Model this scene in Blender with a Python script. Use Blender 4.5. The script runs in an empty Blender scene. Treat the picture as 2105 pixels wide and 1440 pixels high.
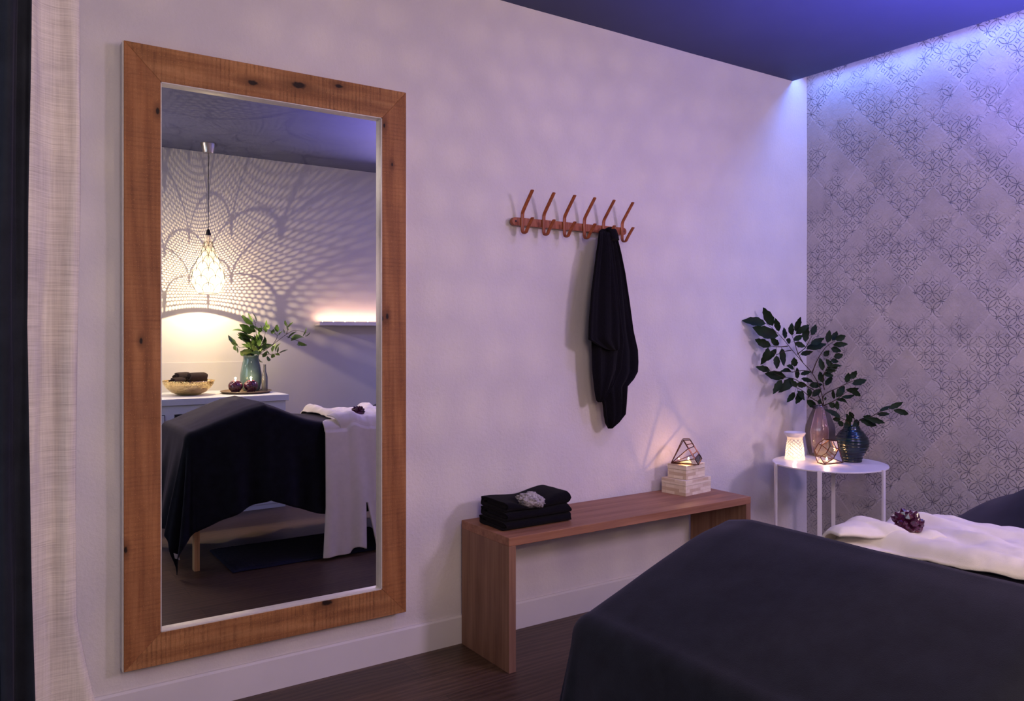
import bpy, math, random
from mathutils import Vector, Matrix, noise
random.seed(7)
PI = math.pi
C = bpy.context.scene.collection
scn = bpy.context.scene

# ------------------------------------------------------------------ camera, light, exposure
F = 1640.0; CX = 1052.5; HY = 685.0; H = 1.16; YM = 2.572
ANG = math.atan2(3494-CX, F); CA, SA = math.cos(ANG), math.sin(ANG)
cam_d = bpy.data.cameras.new('camera'); cam = bpy.data.objects.new('camera', cam_d); C.objects.link(cam)
cam.location = (0, 0, H); cam.rotation_euler = (PI/2, 0, ANG-PI/2)
cam_d.sensor_width = 36; cam_d.lens = 36*F/2105; cam_d.shift_y = -(720-HY)/2105; cam_d.clip_start = 0.02
scn.camera = cam
vs = scn.view_settings
vs.view_transform = 'Standard'; vs.look = 'None'; vs.exposure = 0.30; vs.gamma = 1; vs.use_curve_mapping = False
w = bpy.data.worlds.new('world'); scn.world = w; w.use_nodes = True
w.node_tree.nodes['Background'].inputs[0].default_value = (0.35, 0.3, 0.6, 1)
w.node_tree.nodes['Background'].inputs[1].default_value = 0.05

def light(name, kind, loc, col, power, size=0.05, rot=(0, 0, 0), size_y=None, spread=None):
    l = bpy.data.lights.new(name, kind); l.color = col; l.energy = power
    if kind == 'AREA':
        l.size = size
        if size_y: l.shape = 'RECTANGLE'; l.size_y = size_y
        if spread: l.spread = spread
    else:
        l.shadow_soft_size = size
    o = bpy.data.objects.new(name, l); C.objects.link(o); o.location = loc; o.rotation_euler = rot
    return o
# led strip above the ceiling edge in the cove, washes the patterned wall
light('cove_light', 'AREA', (3.515, 0.9, 2.50), (0.09, 0.26, 1.0), 13, 0.03, (0, math.radians(12), 0), 3.3)
light('cove_violet_light', 'AREA', (3.50, 0.9, 2.50), (0.36, 0.34, 1.0), 3.2, 0.03, (0, math.radians(-14), 0), 3.3)
# daylight-like cool lamp beyond the curtain on the left
light('side_light', 'AREA', (-1.0, 0.9, 1.3), (0.62, 0.78, 1.0), 9, 0.8, (0, math.radians(-90), 0), 1.4)
light('violet_fill', 'AREA', (2.3, 1.15, 2.44), (0.60, 0.42, 1.0), 6, 0.25)  # added violet fill at ceiling height, not a fixture of the room
# added blue fill out of view, tints the ceiling from below
light('blue_ceiling_fill', 'AREA', (2.80, 1.0, 1.0), (0.20, 0.17, 1.0), 36, 0.3, (PI, 0, 0), None, math.radians(100))
light('rose_fill', 'AREA', (0.25, -0.6, 1.55), (1.0, 0.71, 0.70), 11, 0.5, (math.radians(88), 0, math.radians(-18)))  # added rose fill behind the camera, brightens the mirror wall
light('lilac_fill', 'AREA', (2.85, -0.55, 1.85), (0.90, 0.66, 1.0), 20, 0.35, (math.radians(84), 0, math.radians(2)))  # added unseen lilac light, brightens the right side of the plaster wall
light('warm_fill', 'AREA', (0.2, -0.3, 2.3), (1.0, 0.80, 0.72), 9, 0.4, (math.radians(50), 0, math.radians(-35)))  # added warm fill overhead, stands for no fixture

# ------------------------------------------------------------------ photo pixel helpers (tracing only)
def ray(px):
    t = (px-CX)/F
    return CA+t*SA, SA-t*CA
def onY(px, py, Y):
    x, y = ray(px); k = Y/y
    return Vector((x*k, Y, H-(py-HY)/F*k))
def onX(px, py, X):
    x, y = ray(px); k = X/x
    return Vector((X, y*k, H-(py-HY)/F*k))
def onD(px, py, k):
    x, y = ray(px)
    return Vector((x*k, y*k, H-(py-HY)/F*k))
def mY(px, py, Y):
    v = onY(px, py, 2*YM-Y)
    return Vector((v.x, Y, v.z))
def depth(p): return p[0]*CA+p[1]*SA

# ------------------------------------------------------------------ node helpers
class S:
    """a float socket with arithmetic"""
    nt = None
    def __init__(s, k): s.k = k
def mth(nt, op, a, b=None, c=None):
    n = nt.nodes.new('ShaderNodeMath'); n.operation = op
    for i, v in enumerate((a, b, c)):
        if v is None: continue
        if isinstance(v, (int, float)): n.inputs[i].default_value = v
        else: nt.links.new(v, n.inputs[i])
    return n.outputs[0]
class G:
    """material graph builder"""
    def __init__(g, name, color=(0.8, 0.8, 0.8), rough=0.6, metal=0.0, spec=0.3):
        g.m = bpy.data.materials.new(name); g.m.use_nodes = True; g.nt = g.m.node_tree
        g.b = g.nt.nodes['Principled BSDF']
        g.b.inputs['Base Color'].default_value = (*color, 1)
        g.b.inputs['Roughness'].default_value = rough
        g.b.inputs['Metallic'].default_value = metal
        g.b.inputs['Specular IOR Level'].default_value = spec
        g.tc = g.nt.nodes.new('ShaderNodeTexCoord')
        g.obj = g.tc.outputs['Object']; g.uv = g.tc.outputs['UV']
    def L(g, a, b): g.nt.links.new(a, b)
    def m_(g, op, a, b=None, c=None): return mth(g.nt, op, a, b, c)
    def map(g, scale=(1, 1, 1), src=None, rot=(0, 0, 0), loc=(0, 0, 0)):
        n = g.nt.nodes.new('ShaderNodeMapping'); g.L(src or g.obj, n.inputs[0])
        n.inputs['Scale'].default_value = scale; n.inputs['Rotation'].default_value = rot; n.inputs['Location'].default_value = loc
        return n.outputs[0]
    def noise(g, scale=5, detail=4, rough=0.5, src=None, dist=0):
        n = g.nt.nodes.new('ShaderNodeTexNoise'); g.L(src or g.obj, n.inputs['Vector'])
        n.inputs['Scale'].default_value = scale; n.inputs['Detail'].default_value = detail
        n.inputs['Roughness'].default_value = rough; n.inputs['Distortion'].default_value = dist
        return n.outputs[0]
    def voro(g, scale=5, src=None, feature='F1', out=0):
        n = g.nt.nodes.new('ShaderNodeTexVoronoi'); n.feature = feature; g.L(src or g.obj, n.inputs['Vector'])
        n.inputs['Scale'].default_value = scale
        return n.outputs[out]
    def wave(g, scale=5, dist=2, src=None, detail=2, dscale=1, axis='X', prof='SIN'):
        n = g.nt.nodes.new('ShaderNodeTexWave'); g.L(src or g.obj, n.inputs['Vector']); n.bands_direction = axis; n.wave_profile = prof
        n.inputs['Scale'].default_value = scale; n.inputs['Distortion'].default_value = dist
        n.inputs['Detail'].default_value = detail; n.inputs['Detail Scale'].default_value = dscale
        return n.outputs[1]
    def ramp(g, f, stops):
        n = g.nt.nodes.new('ShaderNodeValToRGB'); g.L(f, n.inputs[0]); e = n.color_ramp.elements
        while len(e) < len(stops): e.new(0.5)
        for i, (p, c) in enumerate(stops):
            e[i].position = p; e[i].color = (*c, 1) if not isinstance(c, (int, float)) else (c, c, c, 1)
        return n.outputs[0]
    def mix(g, f, a, b, mode='MIX'):
        n = g.nt.nodes.new('ShaderNodeMix'); n.data_type = 'RGBA'; n.blend_type = mode
        for i, v in ((0, f), (6, a), (7, b)):
            if isinstance(v, (int, float)): n.inputs[i].default_value = v
            elif isinstance(v, tuple): n.inputs[i].default_value = (*v, 1)
            else: g.L(v, n.inputs[i])
        return n.outputs[2]
    def col(g, c): g.L(c, g.b.inputs['Base Color'])
    def bump(g, h, strength=0.3, dist=0.002):
        n = g.nt.nodes.new('ShaderNodeBump'); g.L(h, n.inputs['Height'])
        n.inputs['Strength'].default_value = strength; n.inputs['Distance'].default_value = dist
        g.L(n.outputs[0], g.b.inputs['Normal'])
    def xyz(g, src=None):
        n = g.nt.nodes.new('ShaderNodeSeparateXYZ'); g.L(src or g.obj, n.inputs[0])
        return n.outputs
def simple(name, color, rough=0.6, metal=0.0, spec=0.3, nz=0.06, sc=30, bump=0.0, bsc=200, bd=0.001):
    g = G(name, color, rough, metal, spec)
    d = tuple(max(0, c*(1-nz)) for c in color); l = tuple(min(1, c*(1+nz)) for c in color)
    g.col(g.ramp(g.noise(sc, 3), [(0.3, d), (0.7, l)]))
    if bump: g.bump(g.noise(bsc, 2), bump, bd)
    return g.m

def mat_plaster():
    g = G('plaster', rough=0.85, spec=0.2)
    g.col(g.ramp(g.noise(2.2, 5, 0.6), [(0.3, (0.66, 0.615, 0.61)), (0.7, (0.74, 0.69, 0.685))]))
    a = g.noise(75, 5, 0.65); b = g.noise(14, 3, 0.5, g.map((1, 1, 0.4)))
    v = g.voro(46)
    pits = g.m_('MULTIPLY', g.m_('LESS_THAN', v, 0.10), -0.9)
    h = g.m_('ADD', g.m_('ADD', a, g.m_('MULTIPLY', b, 1.6)), pits)
    g.bump(h, 0.8, 0.0034)
    return g.m
def mat_pattern():
    g = G('embossed_wall', rough=0.8, spec=0.2)
    o = g.xyz(); u, v = o[1], o[2]
    a, b = 0.125, 0.146
    ua = g.m_('DIVIDE', u, a); vb = g.m_('DIVIDE', v, b)
    p = g.m_('MULTIPLY', g.m_('ADD', ua, vb), 0.5); q = g.m_('MULTIPLY', g.m_('SUBTRACT', ua, vb), 0.5)
    fp = g.m_('FRACT', g.m_('ADD', p, 50)); fq = g.m_('FRACT', g.m_('ADD', q, 50.5))
    cp = g.m_('FLOOR', g.m_('ADD', p, 50)); cq = g.m_('FLOOR', g.m_('ADD', q, 50.5))
    p2 = g.m_('FRACT', g.m_('ADD', p, 50.5)); q2 = g.m_('FRACT', g.m_('ADD', q, 50))
    wn = g.nt.nodes.new('ShaderNodeTexWhiteNoise'); wn.noise_dimensions = '2D'
    cmb = g.nt.nodes.new('ShaderNodeCombineXYZ'); g.L(cp, cmb.inputs[0]); g.L(cq, cmb.inputs[1]); g.L(cmb.outputs[0], wn.inputs['Vector'])
    rnd = wn.outputs[0]
    # petals: overlapping circles on a lattice turned by 45 degrees
    P = 0.056
    s = g.m_('DIVIDE', g.m_('ADD', u, v), P*1.4142); t = g.m_('DIVIDE', g.m_('SUBTRACT', u, v), P*1.4142)
    fs = g.m_('FRACT', g.m_('ADD', s, 100)); ft = g.m_('FRACT', g.m_('ADD', t, 100))
    line = None
    for i in (0, 1):
        for j in (0, 1):
            dx = g.m_('SUBTRACT', fs, i); dy = g.m_('SUBTRACT', ft, j)
            d = g.m_('SQRT', g.m_('ADD', g.m_('MULTIPLY', dx, dx), g.m_('MULTIPLY', dy, dy)))
            e = g.m_('ABSOLUTE', g.m_('SUBTRACT', d, 0.66))
            line = e if line is None else g.m_('MINIMUM', line, e)
    for (i, j, r) in ((0.5, 0.5, 0.03), (0, 0, 0.12), (1, 1, 0.12), (1, 0, 0.12), (0, 1, 0.12)):
        dx = g.m_('ABSOLUTE', g.m_('SUBTRACT', fs, i)); dy = g.m_('ABSOLUTE', g.m_('SUBTRACT', ft, j))
        e = g.m_('ABSOLUTE', g.m_('SUBTRACT', g.m_('MAXIMUM', dx, dy), r))
        line = g.m_('MINIMUM', line, e)
    ink = g.m_('SUBTRACT', 1, g.m_('MULTIPLY', line, 22)); ink = g.m_('MAXIMUM', ink, 0)
    n1 = g.noise(10, 3, 0.6); n2 = g.noise(130, 2, 0.6)
    # print is denser towards the low corner of each patch and breaks up elsewhere
    dens = g.m_('ADD', g.m_('MULTIPLY', n1, 2.2), g.m_('MULTIPLY', g.m_('ADD', g.m_('SUBTRACT', 1, fp), fq), 0.55))
    dens = g.m_('ADD', g.m_('SUBTRACT', dens, 1.60), g.m_('MULTIPLY', rnd, 0.5))
    dens = g.m_('MAXIMUM', g.m_('MINIMUM', g.m_('MULTIPLY', dens, 2.0), 1), 0.08)
    brk = g.m_('GREATER_THAN', n2, 0.46)
    dots = g.m_('MULTIPLY', g.m_('LESS_THAN', g.voro(260), 0.16), g.m_('GREATER_THAN', n1, 0.56))
    inkm = g.m_('MULTIPLY', g.m_('MULTIPLY', ink, dens), g.m_('ADD', g.m_('MULTIPLY', brk, 0.8), 0.2))
    inkm = g.m_('MINIMUM', g.m_('ADD', inkm, g.m_('MULTIPLY', dots, 0.5)), 1)
    base = g.ramp(g.noise(7, 4, 0.6), [(0.3, (0.40, 0.37, 0.37)), (0.7, (0.52, 0.48, 0.48))])
    base = g.mix(g.m_('MULTIPLY', rnd, 0.35), base, (0.58, 0.54, 0.55))
    # pale fold lines along patch borders and row seams
    ed = g.m_('MINIMUM', g.m_('MINIMUM', fp, g.m_('SUBTRACT', 1, fq)), 1)
    fold = g.m_('MULTIPLY', g.m_('LESS_THAN', ed, 0.035), 0.42)
    seam = g.m_('MULTIPLY', g.m_('LESS_THAN', g.m_('ABSOLUTE', g.m_('SUBTRACT', g.m_('FRACT', vb), 0.5)), 0.012), g.m_('GREATER_THAN', n1, 0.5))
    base = g.mix(g.m_('MAXIMUM', fold, g.m_('MULTIPLY', seam, 0.5)), base, (0.66, 0.62, 0.64))
    g.col(g.mix(g.m_('MULTIPLY', inkm, 0.85), base, (0.045, 0.05, 0.085)))
    h = g.m_('ADD', g.m_('MULTIPLY', fp, 1.0), g.m_('MULTIPLY', g.m_('SUBTRACT', 1, fq), 1.0))
    h = g.m_('ADD', h, g.m_('MULTIPLY', g.m_('ADD', p2, q2), 0.35))
    h = g.m_('SUBTRACT', h, g.m_('MULTIPLY', inkm, 0.35))
    h = g.m_('ADD', h, g.m_('MULTIPLY', g.noise(60, 3), 0.3))
    g.bump(h, 0.8, 0.008)
    return g.m
def mat_floor():
    g = G('floor_wood', rough=0.42, spec=0.4)
    n = g.nt.nodes.new('ShaderNodeTexBrick'); g.L(g.map((1, 1, 1)), n.inputs['Vector'])
    n.inputs['Color1'].default_value = (0.35, 0.35, 0.35, 1); n.inputs['Color2'].default_value = (0.75, 0.75, 0.75, 1)
    n.inputs['Mortar'].default_value = (0, 0, 0, 1); n.inputs['Scale'].default_value = 1
    n.inputs['Mortar Size'].default_value = 0.0012; n.inputs['Brick Width'].default_value = 1.25; n.inputs['Row Height'].default_value = 0.16
    n.offset = 0.37
    gr = g.noise(6, 6, 0.65, g.map((1, 9, 1)), 1.2)
    wv = g.wave(2.5, 9, g.map((0.6, 5, 1)), 3, 1.2, 'Y')
    c = g.ramp(gr, [(0.25, (0.030, 0.017, 0.010)), (0.55, (0.080, 0.047, 0.027)), (0.8, (0.140, 0.088, 0.052))])
    c = g.mix(0.5, c, g.ramp(wv, [(0, (0.045, 0.026, 0.018)), (1, (0.11, 0.068, 0.046))]))
    c = g.mix(0.7, c, n.outputs[0], 'MULTIPLY'); 
    g.col(g.mix(1.0, c, (1.6, 1.55, 1.5), 'MULTIPLY'))
    g.bump(gr, 0.15, 0.001)
    return g.m
def mat_wood(name, dark, mid, lite, axis=0, scale=1.0, saw=0.0, knots=(), rough=0.55, swirl=4.0):
    """grain runs along local axis (0 x, 1 y, 2 z); saw = cross marks; knots (x, y, z, r) in local metres"""
    g = G(name, rough=rough, spec=0.25)
    st = [11, 11, 11]; st[axis] = 0.9
    v = g.map(tuple(k*scale for k in st))
    n1 = g.noise(2.2, 6, 0.62, v, 0.8)
    st2 = [60, 60, 60]; st2[axis] = 2.2
    fine = g.noise(1.6, 3, 0.6, g.map(tuple(k*scale for k in st2)))
    wv = g.wave(3.0, swirl, g.map(tuple(k*scale*0.3 for k in st)), 3, 1.5, 'DIAGONAL')
    c = g.ramp(n1, [(0.28, dark), (0.52, mid), (0.75, lite)])
    c = g.mix(0.35, c, g.ramp(wv, [(0.0, dark), (0.6, mid), (1, lite)]))
    c = g.mix(0.18 if saw else 0.30, c, g.ramp(fine, [(0.35, dark), (0.6, lite)]))
    h = fine
    if saw:
        s1 = [3, 3, 3]; s1[axis] = 60
        cr = g.noise(1.5, 2, 0.5, g.map(tuple(s1)))
        big = g.wave(24, 1.6, g.map((1, 1, 1)), 2, 3, 'XYZ'[axis])
        patch = g.ramp(g.noise(7, 3), [(0.35, 0.0), (0.6, 1.0)])
        mk_ = g.m_('MULTIPLY', g.m_('MULTIPLY', g.ramp(cr, [(0.35, 1.0), (0.55, 0.0)]), g.ramp(g.noise(38, 4, 0.7), [(0.40, 0.15), (0.58, 1.0)])), saw)
        mk2 = g.m_('MULTIPLY', g.m_('MULTIPLY', g.ramp(big, [(0.0, 1.0), (0.35, 0.0)]), patch), saw*0.8)
        c = g.mix(g.m_('MINIMUM', g.m_('ADD', mk_, mk2), 0.8), c, tuple(k*0.42 for k in dark))
        spk = g.m_('MULTIPLY', g.m_('GREATER_THAN', g.noise(320, 2, 0.6), 0.66), 0.35)
        c = g.mix(spk, c, tuple(min(1, k*1.5) for k in lite))
        h = g.m_('ADD', g.m_('MULTIPLY', cr, 1.5), fine)
    for (kx, ky, kz, r) in knots:
        vm = g.nt.nodes.new('ShaderNodeVectorMath'); vm.operation = 'SUBTRACT'; g.L(g.obj, vm.inputs[0]); vm.inputs[1].default_value = (kx, ky, kz)
        sc = [1, 1, 1]; sc[axis] = 0.45
        vn = g.nt.nodes.new('ShaderNodeVectorMath'); vn.operation = 'MULTIPLY'; g.L(vm.outputs[0], vn.inputs[0]); vn.inputs[1].default_value = sc
        ln = g.nt.nodes.new('ShaderNodeVectorMath'); ln.operation = 'LENGTH'; g.L(vn.outputs[0], ln.inputs[0])
        d = g.m_('ADD', ln.outputs[1], g.m_('MULTIPLY', g.m_('SUBTRACT', g.noise(60, 2), 0.5), r*0.8))
        halo = g.ramp(g.m_('DIVIDE', d, r*3.2), [(0.25, 0.75), (1.0, 0.0)])
        c = g.mix(halo, c, tuple(k*0.65 for k in dark))
        core = g.ramp(g.m_('DIVIDE', d, r), [(0.55, 1.0), (0.9, 0.0)])
        c = g.mix(core, c, (0.018, 0.008, 0.004))
    g.col(c); g.bump(h, 0.35, 0.0012)
    return g.m
def mat_cloth(name, color, nz=0.12, sc=900, rough=0.9, sheen=0.0, bump=0.25, wrink=0.0):
    g = G(name, color, rough, 0, 0.1)
    d = tuple(c*(1-nz) for c in color); l = tuple(min(1, c*(1+nz)) for c in color)
    n = g.noise(25, 4, 0.6)
    g.col(g.ramp(n, [(0.3, d), (0.7, l)]))
    if sheen:
        g.b.inputs['Sheen Weight'].default_value = sheen; g.b.inputs['Sheen Roughness'].default_value = 0.5
        g.b.inputs['Sheen Tint'].default_value = (0.55, 0.5, 0.8, 1)
    h = g.noise(sc, 2)
    if wrink: h = g.m_('ADD', h, g.m_('MULTIPLY', g.noise(9, 4, 0.55, None, 1.5), wrink))
    g.bump(h, bump, 0.0012 if not wrink else 0.004)
    return g.m
def mat_terry(name, color):
    g = G(name, color, 0.97, 0, 0.05)
    g.col(g.ramp(g.noise(420, 2), [(0.3, tuple(c*0.55 for c in color)), (0.7, tuple(c*1.35 for c in color))]))
    g.b.inputs['Sheen Weight'].default_value = 0.03
    g.bump(g.noise(520, 2), 0.9, 0.002)
    return g.m
def mat_linen():
    g = G('linen_weave', rough=0.9, spec=0.1)
    h1 = g.noise(3.0, 3, 0.6, g.map((5, 5, 190)))
    h2 = g.noise(3.0, 3, 0.6, g.map((150, 150, 3)))
    bl = g.noise(2.5, 3, 0.5, g.map((9, 9, 4)))
    t = g.m_('ADD', g.m_('MULTIPLY', h1, 0.65), g.m_('MULTIPLY', h2, 0.35))
    c = g.ramp(t, [(0.36, (0.48, 0.45, 0.44)), (0.60, (0.84, 0.80, 0.78))])
    g.col(g.mix(g.m_('MULTIPLY', bl, 0.35), c, (0.66, 0.61, 0.60)))
    g.bump(t, 0.5, 0.002)
    out = g.nt.nodes['Material Output']; tr = g.nt.nodes.new('ShaderNodeBsdfTranslucent'); tr.inputs[0].default_value = (0.8, 0.74, 0.72, 1)
    mx = g.nt.nodes.new('ShaderNodeMixShader'); mx.inputs[0].default_value = 0.35
    g.L(g.b.outputs[0], mx.inputs[1]); g.L(tr.outputs[0], mx.inputs[2]); g.L(mx.outputs[0], out.inputs[0])
    return g.m
def mat_glass(name, color, rough=0.02, tint=0.5, ior=1.45, alpha=0.5):
    """thin coloured glass: coloured see-through with a glossy coat"""
    g = G(name, color, rough, 0, 0.5)
    nt = g.nt; out = nt.nodes['Material Output']
    tr = nt.nodes.new('ShaderNodeBsdfTransparent'); tr.inputs[0].default_value = (*color, 1)
    gl = nt.nodes.new('ShaderNodeBsdfGlossy'); gl.inputs[1].default_value = rough; gl.inputs[0].default_value = (0.9, 0.9, 0.9, 1)
    fr = nt.nodes.new('ShaderNodeFresnel'); fr.inputs[0].default_value = ior
    g.b.inputs['Base Color'].default_value = (*[c*0.8 for c in color], 1)
    m1 = nt.nodes.new('ShaderNodeMixShader'); m1.inputs[0].default_value = tint
    nn = g.noise(12, 2)
    g.L(g.ramp(nn, [(0.3, max(0, tint-0.06)), (0.7, min(1, tint+0.06))]), m1.inputs[0])
    g.L(tr.outputs[0], m1.inputs[1]); g.L(g.b.outputs[0], m1.inputs[2])
    m2 = nt.nodes.new('ShaderNodeMixShader'); g.L(fr.outputs[0], m2.inputs[0]); g.L(m1.outputs[0], m2.inputs[1]); g.L(gl.outputs[0], m2.inputs[2])
    g.L(m2.outputs[0], out.inputs[0])
    return g.m
def mat_emit(name, color, strength):
    g = G(name, color); g.b.inputs['Emission Color'].default_value = (*color, 1); g.b.inputs['Emission Strength'].default_value = strength
    g.L(g.ramp(g.noise(40, 1), [(0.3, tuple(c*0.9 for c in color)), (0.7, color)]), g.b.inputs['Emission Color'])
    return g.m

M = {}
M['plaster'] = mat_plaster()
M['pattern'] = mat_pattern()
M['floor'] = mat_floor()
M['ceil'] = simple('ceiling_paint', (0.078, 0.088, 0.165), 0.75, 0, 0.2, 0.05, 3, 0.15, 90)
M['trim'] = simple('trim_paint', (0.72, 0.68, 0.67), 0.5, 0, 0.3, 0.03, 5)
M['farwall'] = simple('far_wall_paint', (0.62, 0.60, 0.57), 0.8, 0, 0.2, 0.03, 3, 0.2, 90)
M['cab'] = simple('cabinet_paint', (0.66, 0.70, 0.74), 0.4, 0, 0.4, 0.02, 5)
M['dark_in'] = simple('cabinet_inside', (0.10, 0.115, 0.13), 0.7)
M['mirror'] = G('mirror_silver', (0.90, 0.915, 0.91), 0.0, 1.0).m
M['lip'] = simple('frame_liner', (0.62, 0.58, 0.53), 0.35, 0.0, 0.5, 0.05, 60)
M['dwood'] = mat_wood('bench_wood', (0.20, 0.082, 0.045), (0.32, 0.145, 0.080), (0.44, 0.22, 0.13), 0, 0.8, rough=0.5)
M['dwoodz'] = mat_wood('bench_wood_upright', (0.165, 0.080, 0.048), (0.25, 0.130, 0.080), (0.34, 0.19, 0.12), 2, 0.8, rough=0.5, swirl=6)
M['redwood'] = mat_wood('hook_wood', (0.17, 0.040, 0.014), (0.31, 0.085, 0.032), (0.44, 0.15, 0.06), 2, 3, rough=0.35)
M['legwood'] = mat_wood('beech', (0.36, 0.20, 0.09), (0.50, 0.29, 0.14), (0.62, 0.38, 0.20), 2, 2, rough=0.45)
M['sheet'] = mat_cloth('dark_sheet', (0.0062, 0.0072, 0.0115), 0.3, 700, 0.85, 0.11, 0.15, 0.5)
M['robe'] = mat_cloth('white_cotton', (0.80, 0.755, 0.70), 0.04, 900, 0.85, 0.0, 0.35, 1.4)
M['terry'] = mat_terry('black_terry', (0.0075, 0.0066, 0.0095))
M['browntowel'] = mat_terry('brown_terry', (0.05, 0.038, 0.036))
M['matnavy'] = mat_terry('navy_terry', (0.018, 0.019, 0.04))
M['linen'] = mat_linen()
M['darkcurtain'] = mat_cloth('dark_curtain', (0.009, 0.011, 0.017), 0.3, 500, 0.8, 0.05, 0.2)
M['white_metal'] = simple('white_metal', (0.74, 0.70, 0.72), 0.35, 0, 0.5, 0.02)
M['steel'] = simple('brushed_steel', (0.55, 0.52, 0.47), 0.28, 1.0)
M['black'] = simple('black_plastic', (0.012, 0.012, 0.013), 0.4)
M['gold'] = None
g = G('hammered_gold', (0.78, 0.56, 0.22), 0.22, 1.0)
g.col(g.ramp(g.noise(20, 2), [(0.3, (0.70, 0.50, 0.20)), (0.7, (0.86, 0.66, 0.30))]))
g.bump(g.voro(95, None, 'SMOOTH_F1'), 0.9, 0.006); M['gold'] = g.m
M['tray'] = simple('tray_brown', (0.20, 0.14, 0.09), 0.4)
M['copper'] = simple('copper_wire', (0.17, 0.08, 0.055), 0.3, 1.0, 0.5, 0.3, 60)
M['pane'] = mat_glass('clear_pane', (0.97, 0.95, 0.95), 0.01, 0.03)
M['rose_glass'] = mat_glass('rose_glass', (0.84, 0.71, 0.74), 0.05, 0.14)
M['teal_glass'] = mat_glass('teal_glass', (0.16, 0.30, 0.34), 0.06, 0.50)
M['clear_bottle'] = mat_glass('grey_bottle_glass', (0.62, 0.66, 0.68), 0.04, 0.25)
g = G('ribbed_teal_glaze', (0.01, 0.06, 0.07), 0.22, 0, 0.6)
g.col(g.ramp(g.noise(4, 4, 0.6, g.map((1, 1, 9))), [(0.42, (0.001, 0.004, 0.006)), (0.6, (0.002, 0.016, 0.020)), (0.78, (0.005, 0.045, 0.05))]))
g.bump(g.noise(3, 2, 0.5, g.map((1, 1, 24))), 0.5, 0.004); M['teal_glaze'] = g.m
g = G('mosaic_purple', (0.1, 0.03, 0.06), 0.12, 0, 0.7)
g.col(g.ramp(g.voro(110), [(0.0, (0.16, 0.04, 0.09)), (0.5, (0.06, 0.014, 0.035)), (0.9, (0.012, 0.006, 0.012))])); M['mosaic'] = g.m
g = G('amethyst', (0.22, 0.02, 0.10), 0.08, 0, 0.8)
g.col(g.ramp(g.noise(55, 4, 0.7), [(0.32, (0.02, 0.003, 0.015)), (0.58, (0.09, 0.012, 0.045)), (0.8, (0.28, 0.09, 0.15))]))
g.b.inputs['Transmission Weight'].default_value = 0.15; M['amethyst'] = g.m
g = G('rough_quartz', (0.55, 0.52, 0.55), 0.35, 0, 0.6)
g.col(g.ramp(g.noise(120, 5, 0.75), [(0.38, (0.10, 0.09, 0.11)), (0.50, (0.50, 0.46, 0.47)), (0.7, (0.76, 0.73, 0.74))]))
g.bump(g.noise(160, 4, 0.7), 1.0, 0.006); M['quartz'] = g.m
def mat_bone():
    g = G('bone_inlay', rough=0.4, spec=0.35)
    o = g.xyz()
    cmb = g.nt.nodes.new('ShaderNodeCombineXYZ'); g.L(g.m_('ADD', o[0], o[1]), cmb.inputs[0]); g.L(o[2], cmb.inputs[1])
    n = g.nt.nodes.new('ShaderNodeTexBrick'); g.L(cmb.outputs[0], n.inputs['Vector'])
    n.inputs['Color1'].default_value = (0.84, 0.74, 0.56, 1); n.inputs['Color2'].default_value = (0.42, 0.25, 0.11, 1)
    n.inputs['Mortar'].default_value = (0.55, 0.42, 0.28, 1); n.inputs['Scale'].default_value = 1
    n.inputs['Mortar Size'].default_value = 0.0004; n.inputs['Brick Width'].default_value = 0.042; n.inputs['Row Height'].default_value = 0.0135; n.inputs['Bias'].default_value = -0.25
    st = g.ramp(g.noise(3, 4, 0.6, g.map((14, 14, 90))), [(0.3, (0.62, 0.50, 0.36)), (0.7, (0.95, 0.86, 0.70))])
    g.col(g.mix(0.25, n.outputs[0], st))
    return g.m
M['bone'] = mat_bone()
g = G('leaf_green', rough=0.6, spec=0.15)
g.col(g.ramp(g.noise(18, 3), [(0.3, (0.005, 0.011, 0.005)), (0.7, (0.012, 0.028, 0.010))])); M['leaf'] = g.m
g = G('leaf_fresh', rough=0.45, spec=0.35)
g.col(g.ramp(g.noise(18, 3), [(0.3, (0.045, 0.105, 0.022)), (0.7, (0.15, 0.26, 0.05))])); M['leaf2'] = g.m
M['stem'] = simple('stem_bark', (0.035, 0.022, 0.016), 0.7)
M['flame'] = mat_emit('flame', (1.0, 0.62, 0.28), 60)
M['wax'] = simple('wax', (0.8, 0.74, 0.66), 0.5)
M['tin'] = simple('tin', (0.7, 0.68, 0.65), 0.3, 1.0)
M['ceramic'] = simple('white_ceramic', (0.74, 0.70, 0.70), 0.4, 0, 0.5, 0.02)
M['tag'] = simple('care_tag_cloth', (0.6, 0.6, 0.65), 0.7)

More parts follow.
